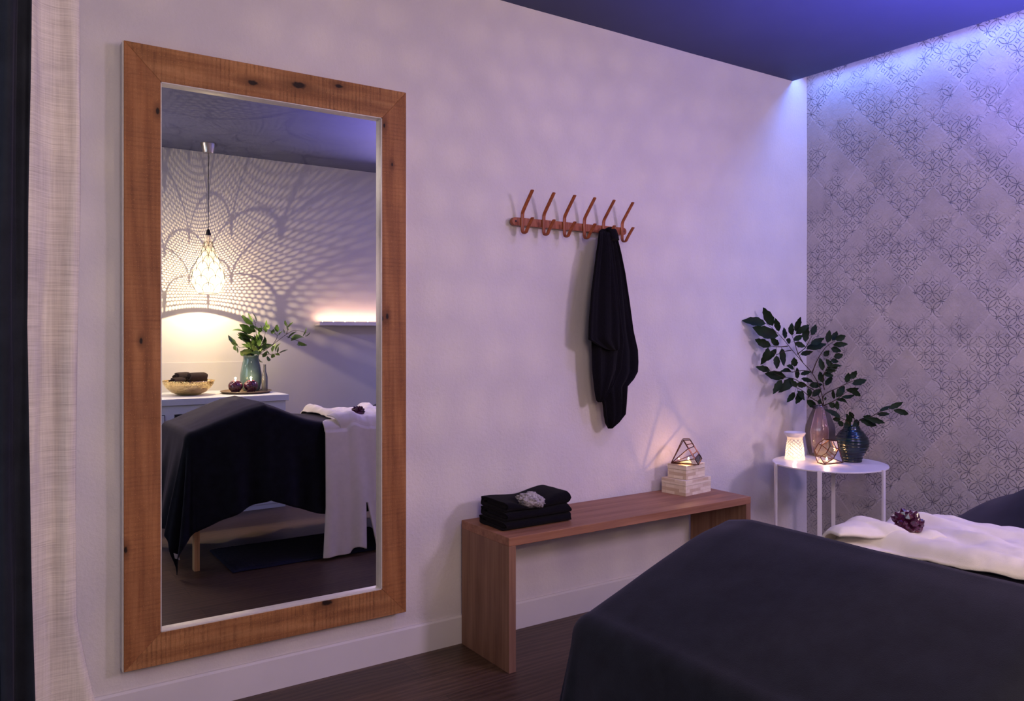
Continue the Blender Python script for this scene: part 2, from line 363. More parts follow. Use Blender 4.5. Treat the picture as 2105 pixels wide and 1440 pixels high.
# ------------------------------------------------------------------ geometry helpers
class MB:
    def __init__(s): s.v = []; s.f = []; s.uv = {}
    def add(s, vs_, fs): b = len(s.v); s.v += [Vector(q) for q in vs_]; s.f += [tuple(i+b for i in f) for f in fs]
    def box(s, a, b, R=None, o=None):
        x0, y0, z0 = a; x1, y1, z1 = b
        vv = [Vector((x, y, z)) for z in (z0, z1) for y in (y0, y1) for x in (x0, x1)]
        if R is not None:
            o = Vector(o or (0, 0, 0)); vv = [R@(q-o)+o for q in vv]
        s.add(vv, [(0, 2, 3, 1), (4, 5, 7, 6), (0, 1, 5, 4), (2, 6, 7, 3), (0, 4, 6, 2), (1, 3, 7, 5)])
    def tube(s, pts, r, n=8, closed=False, flat=None, caps=True):
        pts = [Vector(p) for p in pts]; N = len(pts); rings = []
        up = None
        for i, p in enumerate(pts):
            if closed: d = pts[(i+1) % N]-pts[i-1]
            else: d = pts[min(i+1, N-1)]-pts[max(i-1, 0)]
            d = d.normalized() if d.length > 1e-9 else Vector((0, 0, 1))
            if up is None: up = d.orthogonal().normalized() if flat is None else Vector(flat)
            if flat is not None: side = d.cross(Vector(flat)).normalized(); uu = side; vv = Vector(flat).normalized()
            else:
                up = (up-d*up.dot(d)); up = up.normalized() if up.length > 1e-6 else d.orthogonal().normalized()
                uu = up; vv = d.cross(up).normalized()
            ri = r[min(i, len(r)-1)] if isinstance(r, list) else r
            ra, rb = (ri, ri) if isinstance(ri, (int, float)) else ri
            rings.append([p+uu*math.cos(2*PI*k/n)*ra+vv*math.sin(2*PI*k/n)*rb for k in range(n)])
        b = len(s.v)
        for rg in rings: s.v += rg
        m = N if closed else N-1
        for i in range(m):
            for k in range(n):
                a0 = b+i*n+k; a1 = b+i*n+(k+1) % n; c0 = b+((i+1) % N)*n+k; c1 = b+((i+1) % N)*n+(k+1) % n
                s.f.append((a0, a1, c1, c0))
        if not closed and caps:
            s.f.append(tuple(b+k for k in range(n))[::-1]); s.f.append(tuple(b+(N-1)*n+k for k in range(n)))
    def lathe(s, prof, c, n=32, cap0=False, cap1=False, jit=None):
        b = len(s.v); c = Vector(c)
        for (r, z) in prof:
            for k in range(n):
                a = 2*PI*k/n; rr = r*(1+(jit(a, z) if jit else 0))
                s.v.append(c+Vector((rr*math.cos(a), rr*math.sin(a), z)))
        for i in range(len(prof)-1):
            for k in range(n):
                s.f.append((b+i*n+k, b+i*n+(k+1) % n, b+(i+1)*n+(k+1) % n, b+(i+1)*n+k))
        if cap0: s.f.append(tuple(b+k for k in range(n))[::-1])
        if cap1: s.f.append(tuple(b+(len(prof)-1)*n+k for k in range(n)))
    def grid(s, fn, nu, nv, skip=None):
        b = len(s.v)
        for i in range(nu+1):
            for j in range(nv+1): s.v.append(Vector(fn(i/nu, j/nv)))
        for i in range(nu):
            for j in range(nv):
                if skip and skip(i, j): continue
                a = b+i*(nv+1)+j; s.f.append((a, a+nv+1, a+nv+2, a+1))
    def prism(s, poly, axis, a, b_):
        """poly: 2-D points in the plane normal to axis"""
        def P(u, v, t): return {0: (t, u, v), 1: (u, t, v), 2: (u, v, t)}[axis]
        n = len(poly)
        s.add([P(u, v, a) for u, v in poly]+[P(u, v, b_) for u, v in poly],
              [tuple(range(n))[::-1], tuple(range(n, 2*n))]+[(i, (i+1) % n, n+(i+1) % n, n+i) for i in range(n)])
def bld(mb, name, m, parent=None, smooth=True, origin=None, bevel=0, solid=0, sub=0, uvs=None, auto=True):
    me = bpy.data.meshes.new(name)
    if parent is not None: o0 = Vector(parent['_w'])
    elif origin is not None: o0 = Vector(origin)
    else:
        xs = [q.x for q in mb.v]; ys = [q.y for q in mb.v]; zs = [q.z for q in mb.v]
        o0 = Vector(((min(xs)+max(xs))/2, (min(ys)+max(ys))/2, min(zs)))
    me.from_pydata([tuple(q-o0) for q in mb.v], [], mb.f); me.validate(); me.update()
    import bmesh
    bm = bmesh.new(); bm.from_mesh(me); bmesh.ops.recalc_face_normals(bm, faces=bm.faces); bm.to_mesh(me); bm.free()
    if uvs:
        ul = me.uv_layers.new(name='UVMap')
        for lp in me.loops: ul.data[lp.index].uv = uvs[lp.vertex_index]
    me.materials.append(m)
    ob = bpy.data.objects.new(name, me); C.objects.link(ob)
    if parent is not None: ob.parent = parent
    else: ob.location = o0
    ob['_w'] = tuple(o0)
    if smooth:
        for p in me.polygons: p.use_smooth = True
        if auto:
            try:
                me.set_sharp_from_angle(angle=math.radians(40))
            except Exception: pass
    if solid:
        md = ob.modifiers.new('solid', 'SOLIDIFY'); md.thickness = solid; md.offset = 0
    if bevel:
        md = ob.modifiers.new('bevel', 'BEVEL'); md.width = bevel; md.segments = 2; md.limit_method = 'ANGLE'; md.angle_limit = math.radians(40)
    if sub:
        md = ob.modifiers.new('sub', 'SUBSURF'); md.levels = sub; md.render_levels = sub
    return ob
def tag(o, label, cat, group=None):
    o['label'] = label; o['category'] = cat
    if group: o['group'] = group
    return o
def thing(name, loc, label, cat, group=None):
    o = bpy.data.objects.new(name, None); C.objects.link(o); o.location = loc; o['_w'] = tuple(loc)
    o.empty_display_size = 0.05
    return tag(o, label, cat, group)
def struct(o): o['kind'] = 'structure'; return o
def dup(root, delta, label, group=None, rotz=0):
    r = root.copy(); C.objects.link(r); r.location = Vector(root.location)+Vector(delta); r.rotation_euler = (0, 0, rotz)
    r['label'] = label
    for ch in [o for o in list(C.objects) if o.parent == root]:
        c = ch.copy(); C.objects.link(c); c.parent = r
        for gch in [o for o in list(C.objects) if o.parent == ch]:
            d = gch.copy(); C.objects.link(d); d.parent = c
    return r
def fbm(x, y, z=0, oc=3):
    return noise.fractal(Vector((x, y, z)), 0.5, 2.0, oc)
def sstep(a, b, x):
    t = max(0, min(1, (x-a)/(b-a))); return t*t*(3-2*t)

# ------------------------------------------------------------------ the room
CZ = 2.455; XR = 3.60; XC = 3.48; XL = -1.25; YF = -0.815; YB = 2.60
def slab(name, a, b, m):
    q = MB(); q.box(a, b); return struct(bld(q, name, m, smooth=False, origin=(0, 0, 0)))
slab('floor', (XL-0.1, YF-0.1, -0.1), (XR+0.1, YB+0.1, 0), M['floor'])
slab('ceiling', (XL-0.1, YF-0.1, CZ), (XC, YB+0.1, CZ+0.02), M['ceil'])
slab('ceiling_cove_top', (XL-0.1, YF-0.1, CZ+0.16), (XR+0.1, YB+0.1, CZ+0.2), M['ceil'])
# mirror wall as a gently uneven plaster surface
q = MB()
def wf(u, v):
    x = XL+(XR-XL)*u; z = (CZ+0.16)*v
    return (x, YB+0.0035*fbm(x*1.3, z*1.3, 1), z)
q.grid(wf, 120, 70)
wb = struct(bld(q, 'wall_back', M['plaster'], origin=(0, 0, 0), auto=False))
slab('wall_right', (XR, YF, 0), (XR+0.1, YB+0.1, CZ+0.2), M['pattern'])
slab('wall_front', (XL, YF-0.1, 0), (XR+0.1, YF, CZ+0.2), M['farwall'])
slab('wall_left', (XL-0.1, YF-0.1, 0), (XL, YB+0.1, CZ+0.2), M['plaster'])
q = MB(); q.box((XL, YB-0.014, 0), (XR, YB+0.003, 0.098))
q.prism([(YB-0.014, 0.098), (YB-0.008, 0.104), (YB+0.003, 0.104), (YB+0.003, 0.098)], 0, XL, XR)
struct(bld(q, 'baseboard_back', M['trim'], smooth=False, origin=(0, 0, 0)))
q = MB(); q.box((1.80, YF, 0), (XR, YF+0.014, 0.10)); struct(bld(q, 'baseboard_front', M['trim'], smooth=False, origin=(0, 0, 0)))

# ------------------------------------------------------------------ big framed mirror
mr = thing('wall_mirror', (0.81, 2.55, 0.177), 'tall mirror in a rough reclaimed wood frame on the plaster wall', 'mirror')
X0, X1, Z0, Z1 = 0.356, 1.261, 0.177, 2.010
x0, x1, z0, z1 = 0.455, 1.170, 0.272, 1.908
yf, yb = 2.548, 2.594
K = ((0.24, 0.17, 0.04), )
def wood_frame(name, kn, axis, tint):
    d, m_, l = tint
    return mat_wood(name, d, m_, l, axis, 1.0, 0.38 if axis == 0 else 0.20, kn, 0.6)
T1 = ((0.20, 0.080, 0.028), (0.36, 0.155, 0.055), (0.50, 0.25, 0.10))
T2 = ((0.17, 0.062, 0.022), (0.32, 0.125, 0.044), (0.44, 0.195, 0.075))
def off(p): return (p.x-0.81, p.y-2.55, p.z-0.177)
kt = [(*off(onY(520, 170, 2.548)), 0.010), (*off(onY(614, 175, 2.548)), 0.014), (*off(onY(697, 177, 2.548)), 0.008)]
kb = [(*off(onY(671, 1238, 2.548)), 0.012), (*off(onY(1060, 1200, 2.548)), 0.01)]
kr = [(*off(onY(806, 338, 2.548)), 0.004), (*off(onY(790, 258, 2.548)), 0.005), (*off(onY(796, 650, 2.548)), 0.006), (*off(onY(786, 655, 2.548)), 0.005)]
kl = [(*off(onY(324, 228, 2.548)), 0.006), (*off(onY(290, 700, 2.548)), 0.005), (*off(onY(258, 1130, 2.548)), 0.006)]
def frame_piece(name, quad, mt):
    q = MB(); q.add([(x, yf, z) for x, z in quad]+[(x, yb, z) for x, z in quad],
                    [(0, 1, 2, 3), (7, 6, 5, 4), (0, 4, 5, 1), (1, 5, 6, 2), (2, 6, 7, 3), (3, 7, 4, 0)])
    return bld(q, name, mt, mr, smooth=False, bevel=0.0012)
frame_piece('frame_rail', [(X0, Z1), (X1, Z1), (x1, z1), (x0, z1)], wood_frame('frame_wood_top', kt, 0, T1))
frame_piece('frame_rail', [(X0, Z0), (x0, z0), (x1, z0), (X1, Z0)], wood_frame('frame_wood_bottom', kb, 0, T1))
frame_piece('frame_stile', [(X0, Z0), (X0, Z1), (x0, z1), (x0, z0)], wood_frame('frame_wood_left', kl, 2, T2))
frame_piece('frame_stile', [(X1, Z0), (x1, z0), (x1, z1), (X1, Z1)], wood_frame('frame_wood_right', kr, 2, T2))
q = MB()
t = 0.003
for a, b in (((x0, 2.550, z0), (x1, 2.574, z0+t)), ((x0, 2.550, z1-t), (x1, 2.574, z1)), ((x0, 2.550, z0), (x0+t, 2.574, z1)), ((x1-t, 2.550, z0), (x1, 2.574, z1))): q.box(a, b)
bld(q, 'frame_liner', M['lip'], mr, smooth=False)
q = MB(); q.box((x0-0.02, YM, z0-0.02), (x1+0.02, YM+0.004, z1+0.02)); bld(q, 'mirror_glass', M['mirror'], mr, smooth=False)
q = MB(); q.box((X0+0.003, 2.590, Z0+0.003), (X1-0.003, 2.597, Z1-0.003)); bld(q, 'backing_board', M['white_metal'], mr, smooth=False)

for a in ((X0-0.0035, X0-0.0003), (X1+0.0003, X1+0.0035)):
    q = MB(); q.box((a[0], 2.551, Z0), (a[1], 2.594, Z1)); bld(q, 'edge_strip', M['lip'], mr, smooth=False)
# ------------------------------------------------------------------ bench
BX0, BX1, BY0, BY1, BZ, BT = 1.507, 2.750, 2.262, 2.582, 0.463, 0.030
be = thing('bench', ((BX0+BX1)/2, (BY0+BY1)/2, 0), 'long brown wooden bench with slab ends along the plaster wall', 'bench')
q = MB(); q.box((BX0, BY0, BZ-BT), (BX1, BY1, BZ)); bld(q, 'seat', M['dwood'], be, smooth=False, bevel=0.0015)
for a in (BX0, BX1-BT):
    q = MB(); q.box((a+0.0005, BY0+0.0005, 0), (a+BT-0.0005, BY1, BZ-BT)); bld(q, 'end_panel', M['dwoodz'], be, smooth=False, bevel=0.0015)

# ------------------------------------------------------------------ folded towels on the bench
def ribbon(path, th, xa, xb, nx, zfn, endfn=None, scale_y=1.0):
    """a thick cloth strip following path (y, z), extruded in x; zfn lifts z"""
    P = [Vector((0, p[0], p[1])) for p in path]
    # resample
    out = []
    for i in range(len(P)-1):
        L = (P[i+1]-P[i]).length; n = max(1, int(L/0.006))
        for k in range(n): out.append(P[i].lerp(P[i+1], k/n))
    out.append(P[-1]); 
    for _ in range(3):
        out = [out[0]]+[(out[i-1]+out[i]*2+out[i+1])/4 for i in range(1, len(out)-1)]+[out[-1]]
    A = []; Bk = []
    for i, p in enumerate(out):
        d = (out[min(i+1, len(out)-1)]-out[max(i-1, 0)]).normalized(); nrm = Vector((0, -d.z, d.y))*th/2
        A.append(p+nrm); Bk.append(p-nrm)
    # rounded ends of the cloth
    loop = A+Bk[::-1]; n = len(loop)
    q = MB(); b = 0
    for j in range(nx+1):
        u = j/nx; x = xa+(xb-xa)*u
        for k, p in enumerate(loop):
            dx = endfn(u, p) if endfn else 0
            q.v.append(Vector((x+dx, p.y, zfn(x, p.y, p.z))))
    for j in range(nx):
        for k in range(n):
            q.f.append((j*n+k, j*n+(k+1) % n, (j+1)*n+(k+1) % n, (j+1)*n+k))
    m = len(A)
    for j, fl in ((0, 1), (nx, 0)):
        for i in range(m-1):
            f = (j*n+i, j*n+i+1, j*n+n-2-i, j*n+n-1-i); q.f.append(f if fl else f[::-1])
    return q
TX0, TX1, TY0, TY1 = 1.548, 1.830, 2.333, 2.520
def towel_path(y0, y1, z, h):
    r = h/2-0.003
    t = 0.0035
    return [(y1-0.045, z+h*0.5), (y0+0.022, z+h*0.42), (y0+0.010, z+h*0.5-0.002), (y0+0.014, z+h*0.66), (y0+0.03, z+h*0.70),
            (y1-0.02, z+h*0.68), (y1-0.012, z+h*0.42), (y1-0.02, z+h*0.22), (y0+0.012, z+t), (y0+t*0.6, z+h*0.3), (y0+t*0.6, z+h*0.72), (y0+0.012, z+h-t), (y1-0.02, z+h-t), (y1-t, z+h*0.78), (y1-t, z+h*0.35), (y1-0.012, z+t), (y1-0.06, z+t)]
th_ = 0.031
stack = []
rock_xy = (1.665, 2.365)
for k in range(3):
    zb = BZ+0.0015+k*(th_+0.0008)
    j0 = random.uniform(-0.004, 0.004)
    def zf(x, y, z, k=k, zb=zb):
        u = (x-TX0)/(TX1-TX0)
        droop = [0.0, 0.002, 0.010][k]
        lift = droop*(0.4*math.cos(PI*2*(u-0.02))+1.0*sstep(0.5, 0.95, u)*(1-sstep(0.97, 1.1, u)))
        dd = ((x-rock_xy[0])**2+(y-rock_xy[1])**2)
        top = max(0, (z-zb)/th_)
        dent = -0.026*math.exp(-dd/0.0030)*top if k == 2 else 0
        extra = 0.003*sstep(0.50, 0.85, u)*top if k == 2 else 0
        w = 0.0012*fbm(x*14, y*14, z*20)
        return max(z+(lift*top)+dent+extra+w*top, zb-0.0002)
    q = ribbon(towel_path(TY0+j0, TY1+j0, zb, th_), 0.0068, TX0+[-0.006, 0.0, 0.003][k], TX1+[0.006, 0, -0.002][k], 40, zf,
               lambda u, p: -0.004*math.cos((p.z)*190) if u < 0.02 else (0.006*math.cos(p.z*150) if u > 0.98 else 0))
    o = bld(q, 'folded_towel', M['terry'], None)
    tag(o, ['black folded towel at the bottom of the bench stack', 'black folded towel in the middle of the bench stack', 'black folded towel on top of the bench stack, under a rock'][k], 'towel', 'folded towels on the bench')
# rock on the towels
import bmesh
def rock(name, c, r, sc, seed, m, sub=4, amp=0.25, fr=3.0, R=None, cr=0.0):
    bm = bmesh.new(); bmesh.ops.create_icosphere(bm, subdivisions=sub, radius=1)
    q = MB(); R = R or Matrix.Identity(3)
    for v in bm.verts:
        d = v.co.normalized(); n = fbm(d.x*fr+seed, d.y*fr, d.z*fr, 4)
        k = 1+amp*n
        if cr: 
            pts, _ = noise.voronoi(d*4+Vector((seed, 0, 0))); k += cr*(pts[1]-pts[0])
        q.v.append(Vector(c)+R@Vector((d.x*sc[0]*k*r, d.y*sc[1]*k*r, d.z*sc[2]*k*r)))
    for f in bm.faces: q.f.append(tuple(v.index for v in f.verts))
    bm.free()
    return q
q = rock('r', (1.664, 2.355, 0.558), 0.043, (1.28, 0.85, 0.62), 3, None, 5, 0.22, 1.6, Matrix.Rotation(0.25, 3, 'Y')@Matrix.Rotation(-0.35, 3, 'X'), 0.10)
tag(bld(q, 'crystal_rock', M['quartz'], None, auto=False), 'rough pale grey and white rock lying on the black folded towels', 'rock')

# ------------------------------------------------------------------ bone inlay boxes
def bone_box(cx, cy, zb, wx, wy, h, rot, label):
    t = thing('inlay_box', (cx, cy, zb), label, 'box', 'bone inlay boxes on the bench')
    R = Matrix.Rotation(rot, 3, 'Z'); o = (cx, cy, zb)
    lh = h*0.34
    q = MB(); q.box((cx-wx/2, cy-wy/2, zb), (cx+wx/2, cy+wy/2, zb+h-lh-0.0008), R, o); bld(q, 'body', M['bone'], t, smooth=False, bevel=0.0008)
    q = MB(); q.box((cx-wx/2-0.0005, cy-wy/2-0.0005, zb+h-lh), (cx+wx/2+0.0005, cy+wy/2+0.0005, zb+h), R, o); bld(q, 'lid', M['bone'], t, smooth=False, bevel=0.0012)
    return t
bone_box(2.600, 2.492, BZ, 0.180, 0.130, 0.066, 0.12, 'larger cream bone inlay box, lowest of the stack on the bench')
bone_box(2.598, 2.490, BZ+0.0668, 0.138, 0.098, 0.060, 0.14, 'smaller cream bone inlay box carrying the glass terrarium on the bench')

# ------------------------------------------------------------------ geometric terrariums with tea lights
def terrarium(name, apex, axis, L, rg, rc, lc, n, phase, label):
    """apex point, axis unit vector to the crown, cone length L, girdle radius rg, crown radius rc, crown length lc"""
    apex = Vector(apex); ax = Vector(axis).normalized()
    e1 = ax.cross(Vector((0, 0, 1))).normalized(); e2 = ax.cross(e1).normalized()
    def ring(d, r, ph): return [apex+ax*d+(e1*math.cos(2*PI*k/n+ph)+e2*math.sin(2*PI*k/n+ph))*r for k in range(n)]
    g1 = ring(L, rg, phase); g2 = ring(L+lc, rc, phase)
    allp = [apex]+g1+g2; zmin = min(p.z for p in allp)
    t = thing(name, (apex+ax*L*0.7).to_tuple()[:2]+(zmin-0.0015,), label, 'terrarium', 'glass terrariums')
    q = MB(); r = 0.0021
    for k in range(n):
        q.tube([apex, g1[k]], r, 6); q.tube([g1[k], g1[(k+1) % n]], r, 6); q.tube([g1[k], g2[k]], r, 6); q.tube([g2[k], g2[(k+1) % n]], r, 6)
    bld(q, 'wire_frame', M['copper'], t)
    q = MB()
    for k in range(n):
        k2 = (k+1) % n
        q.add([apex, g1[k], g1[k2]], [(0, 1, 2)]);
        if k != 2: q.add([g1[k], g2[k], g2[k2], g1[k2]], [(0, 1, 2, 3)])
    bld(q, 'glass_panes', M['pane'], t, smooth=False)
    return t
def teardrop(c, h, r):
    q = MB(); q.lathe([(0.0002, 0), (r*0.8, h*0.15), (r, h*0.33), (r*0.7, h*0.6), (r*0.3, h*0.85), (0.0002, h)], c, 12); return q
def tealight(loc, label, r=0.017, h=0.012, group='lit tea lights', power=0.0, col=(1, 0.55, 0.25), fl=0.014):
    t = thing('tea_light', loc, label, 'candle', group)
    q = MB(); q.lathe([(r*0.96, 0), (r, h*0.1), (r, h), (r*0.94, h), (r*0.94, h*0.75), (0.0005, h*0.75)], loc, 20, True); bld(q, 'tin_cup', M['tin'], t)
    q = MB(); q.tube([Vector(loc)+Vector((0, 0, h*0.7)), Vector(loc)+Vector((0, 0, h+0.004))], 0.0006, 6); bld(q, 'wick', M['black'], t)
    bld(teardrop(Vector(loc)+Vector((0, 0, h+0.003)), fl, fl*0.28), 'flame', M['flame'], t)
    if power: light('candle_light', 'POINT', Vector(loc)+Vector((0, 0, h+0.02)), col, power, 0.004)
    return t
zt = BZ+0.0668+0.060+0.0015
ap = (2.527, 2.512, zt+0.0015)
# the cone lies on its side, so one long edge rests on the box
L_, rg_ = 0.098, 0.066
til = math.atan2(rg_*math.cos(PI/8), L_)
azi = math.radians(-43)
ax = Vector((math.cos(til)*math.cos(azi), math.cos(til)*math.sin(azi), math.sin(til)))
terrarium('glass_terrarium', ap, ax, L_, rg_, 0.050, 0.026, 8, PI/8, 'copper wired diamond shaped glass terrarium standing on the bone inlay boxes')
tealight((2.527+0.075*math.cos(azi), 2.512+0.075*math.sin(azi), zt+0.004), 'lit tea light inside the terrarium on the inlay boxes', 0.013, 0.009, power=0.42)

# ------------------------------------------------------------------ hook rail
hk = thing('coat_hook_rail', (2.02, 2.585, 1.60), 'reddish bentwood rail with six double hooks on the plaster wall', 'coat rack')
RY = 2.578; zr = 1.597; rh = 0.0155
q = MB(); pts = []
xa, xb = 1.727, 2.318
ring = [(xa+rh-rh*math.sin(a*PI/12), zr+rh*math.cos(a*PI/12)) for a in range(13)] + [(xb-rh+rh*math.sin(a*PI/12), zr-rh*math.cos(a*PI/12)) for a in range(13)]
q.prism(ring, 1, RY-0.009, RY+0.009); bld(q, 'rail', M['redwood'], hk, bevel=0.001)
for x in (xa+0.017, xb-0.017):
    q = MB(); q.lathe([(0.004, 0), (0.0035, 0.001), (0.0005, 0.0015)], (0, 0, 0), 10)
    q.v = [Vector((x+v.x, RY-0.009-v.z, zr+v.y)) for v in q.v]; bld(q, 'screw', M['black'], hk)
HX = [1.772, 1.876, 1.979, 2.083, 2.187, 2.291]
HXc = [1.772+i*0.1035 for i in range(6)]
def smoothp(pts, n=6):
    P = [Vector(p) for p in pts]; out = []
    for i in range(len(P)-1):
        p0 = P[max(i-1, 0)]; p1 = P[i]; p2 = P[i+1]; p3 = P[min(i+2, len(P)-1)]
        for k in range(n):
            t = k/n
            out.append(0.5*((2*p1)+(-p0+p2)*t+(2*p0-5*p1+4*p2-p3)*t*t+(-p0+3*p1-3*p2+p3)*t*t*t))
    out.append(P[-1]); return out
for hx in HXc:
    # strap: up the rail, kinks outward to the tall prong; bottom curls out to the small prong
    pr = [(RY-0.013, zr-0.034), (RY-0.013, zr+0.020), (RY-0.016, zr+0.036), (RY-0.026, zr+0.050), (RY-0.075, zr+0.106), (RY-0.080, zr+0.112)]
    lo = [(RY-0.013, zr-0.014), (RY-0.020, zr-0.028), (RY-0.034, zr-0.036), (RY-0.044, zr-0.032), (RY-0.050, zr-0.024), (RY-0.078, zr+0.003), (RY-0.082, zr+0.006)]
    lo2 = [(RY-0.013, zr-0.034), (RY-0.020, zr-0.046), (RY-0.036, zr-0.045), (RY-0.048, zr-0.030)]
    q = MB()
    for path in (pr, lo2+lo[5:]):
        q.tube(smoothp([(hx, y, z) for y, z in path], 5), (0.0032, 0.0082), 10, flat=(1, 0, 0))
    bld(q, 'hook', M['redwood'], hk)

# ------------------------------------------------------------------ towel on the fifth hook
ht = thing('hanging_towel', (2.20, 2.53, 0.76), 'black towel hanging from the fifth hook of the rail', 'towel')
def hang_layer(rows, Y, dep, folds, seed, name):
    """rows: (py, px_left, px_right); each cross-section is a closed wavy loop"""
    n = 44; q = MB(); RR = []
    # interpolate rows
    full = []
    for i in range(len(rows)-1):
        a, b = rows[i], rows[i+1]; m = max(1, int(abs(b[0]-a[0])/6))
        for k in range(m): t = k/m; full.append(tuple(a[j]*(1-t)+b[j]*t for j in range(3)))
    full.append(rows[-1])
    N = len(full)
    for i, (py, pl, pr_) in enumerate(full):
        A = onY(pl, py, Y); B_ = onY(pr_, py, Y); w_ = (B_.x-A.x); cx = (A.x+B_.x)/2; z = (A.z+B_.z)/2
        taper = min(1, 0.35+i/12)*min(1, 0.35+(N-1-i)/3)
        for k in range(n):
            a = 2*PI*k/n; s = math.cos(a); sy = math.sin(a)
            xx = cx+w_/2*s
            fold = dep*taper*(0.40*math.sin(folds*s*PI+seed+i*0.02)+0.18*math.sin(folds*2.3*s*PI+seed*2-i*0.03))
            yy = Y+fold*(1 if sy < 0 else 0.3)+sy*dep*0.55*taper*(1-0.3*abs(s))
            q.v.append(Vector((xx, min(yy, 2.585), z)))
    for i in range(N-1):
        for k in range(n): q.f.append((i*n+k, i*n+(k+1) % n, (i+1)*n+(k+1) % n, (i+1)*n+k))
    q.f.append(tuple(range(n))[::-1]); q.f.append(tuple((N-1)*n+k for k in range(n)))
    return bld(q, name, M['terry'], ht, auto=False)
hang_layer([(471, 1238, 1258), (474, 1233, 1261), (480, 1230, 1265), (495, 1229, 1270), (520, 1230, 1275), (560, 1226, 1283), (620, 1222, 1292), (680, 1220, 1300),
            (720, 1219, 1309), (745, 1219, 1310), (765, 1222, 1309), (780, 1226, 1301), (795, 1230, 1288), (830, 1238, 1286), (852, 1240, 1284), (868, 1244, 1270), (880, 1250, 1258)], 2.535, 0.030, 3.0, 0.5, 'back_drape')
hang_layer([(476, 1232, 1257), (500, 1231, 1263), (560, 1224, 1270), (640, 1218, 1276), (700, 1217, 1282), (760, 1218, 1275), (800, 1222, 1255), (822, 1226, 1240), (826, 1229, 1235)], 2.515, 0.026, 2.2, 2.0, 'middle_drape')
hang_layer([(478, 1232, 1254), (500, 1230, 1258), (540, 1222, 1263), (600, 1214, 1268), (660, 1209, 1272), (690, 1208, 1272), (697, 1208, 1272), (706, 1222, 1272), (716, 1240, 1272), (720, 1255, 1270)], 2.492, 0.024, 2.0, 3.6, 'front_drape')
# towel loop over the prong
q = MB(); hx5 = HXc[4]
q.tube(smoothp([(hx5-0.004, 2.548, 1.535), (hx5-0.004, 2.543, 1.570), (hx5, 2.530, 1.588), (hx5+0.004, 2.512, 1.583), (hx5+0.002, 2.495, 1.545)], 6), [(0.013, 0.021)]*25, 16, flat=(1, 0, 0))
bld(q, 'gathered_top', M['terry'], ht)

# ------------------------------------------------------------------ round side table in the corner
TZ = 0.57; TC = Vector((3.232, 2.214)); TR = 0.248
st = thing('side_table', (TC.x, TC.y, 0), 'round white metal side table with slim legs in the corner', 'table')
q = MB(); q.lathe([(0.0005, TZ-0.006), (TR, TZ-0.006), (TR, TZ), (0.0005, TZ)], (TC.x, TC.y, 0), 72); bld(q, 'tabletop', M['white_metal'], st, smooth=True, bevel=0.001)
for px in (1596, 1685, 1713, 1815):
    # leg on the rim where the photo shows it
    rx, ry = ray(px); 
    # intersect ray with circle
    a = rx*rx+ry*ry; b = -2*(rx*TC.x+ry*TC.y); c = TC.x**2+TC.y**2-(TR+0.001)**2; disc = b*b-4*a*c
    if disc < 0: k = -b/(2*a)
    else: k = (-b+(1 if px == 1713 else -1)*math.sqrt(disc))/(2*a)
    p = Vector((rx*k, ry*k)); d = (p-TC).normalized(); p = TC+d*(TR+0.004)
    ang = math.atan2(d.y, d.x); R = Matrix.Rotation(ang, 3, 'Z')
    q = MB(); q.box((p.x-0.005, p.y-0.009, 0), (p.x+0.005, p.y+0.009, TZ+0.002), R, (p.x, p.y, 0))
    bld(q, 'leg', M['white_metal'], st, smooth=False, bevel=0.001)

def tpos(px, py): 
    x, y = ray(px); k = (H-TZ)*F/(py-HY); return Vector((x*k, y*k, TZ))
# wax burner
wb_ = tpos(1634, 943)
wb_.z = TZ+0.0005
sc = depth(wb_)/F
bu = thing('wax_burner', wb_, 'glowing white perforated wax burner on the round side table', 'wax burner')
hh = 55*sc
prof = [(0.0455, 0.0), (0.046, 0.004), (0.043, 0.02), (0.040, hh*0.45), (0.0355, hh*0.68), (0.034, hh*0.76), (0.037, hh*0.84), (0.046, hh*0.93), (0.048, hh*0.96), (0.0475, hh), (0.043, hh*0.985), (0.030, hh*0.88), (0.0005, hh*0.85)]
g = G('perforated_ceramic', (0.80, 0.75, 0.72), 0.5, 0, 0.3)
o = g.xyz(); th = g.m_('ARCTAN2', o[1], o[0])
uu = g.m_('MULTIPLY', th, 12/(2*PI)); vv = g.m_('DIVIDE', o[2], 0.0165)
d = None
for oi in (0.0, 0.5):
    fu = g.m_('SUBTRACT', g.m_('FRACT', g.m_('ADD', uu, 20+oi)), 0.5); fv = g.m_('SUBTRACT', g.m_('FRACT', g.m_('ADD', vv, 20+oi)), 0.5)
    dd = g.m_('SQRT', g.m_('ADD', g.m_('MULTIPLY', fu, fu), g.m_('MULTIPLY', fv, fv)))
    e = g.m_('ABSOLUTE', g.m_('SUBTRACT', dd, 0.40))
    d = e if d is None else g.m_('MINIMUM', d, e)
band = g.m_('MULTIPLY', g.m_('GREATER_THAN', o[2], 0.008), g.m_('LESS_THAN', o[2], hh*0.76))
cut = g.m_('MULTIPLY', g.m_('LESS_THAN', d, 0.055), band)
tr = g.nt.nodes.new('ShaderNodeBsdfTransparent'); tl = g.nt.nodes.new('ShaderNodeBsdfTranslucent'); tl.inputs[0].default_value = (0.9, 0.8, 0.7, 1)
m1 = g.nt.nodes.new('ShaderNodeMixShader'); m1.inputs[0].default_value = 0.45; g.L(g.b.outputs[0], m1.inputs[1]); g.L(tl.outputs[0], m1.inputs[2])
m2 = g.nt.nodes.new('ShaderNodeMixShader'); g.L(cut, m2.inputs[0]); g.L(m1.outputs[0], m2.inputs[1]); g.L(tr.outputs[0], m2.inputs[2]); g.L(m2.outputs[0], g.nt.nodes['Material Output'].inputs[0])
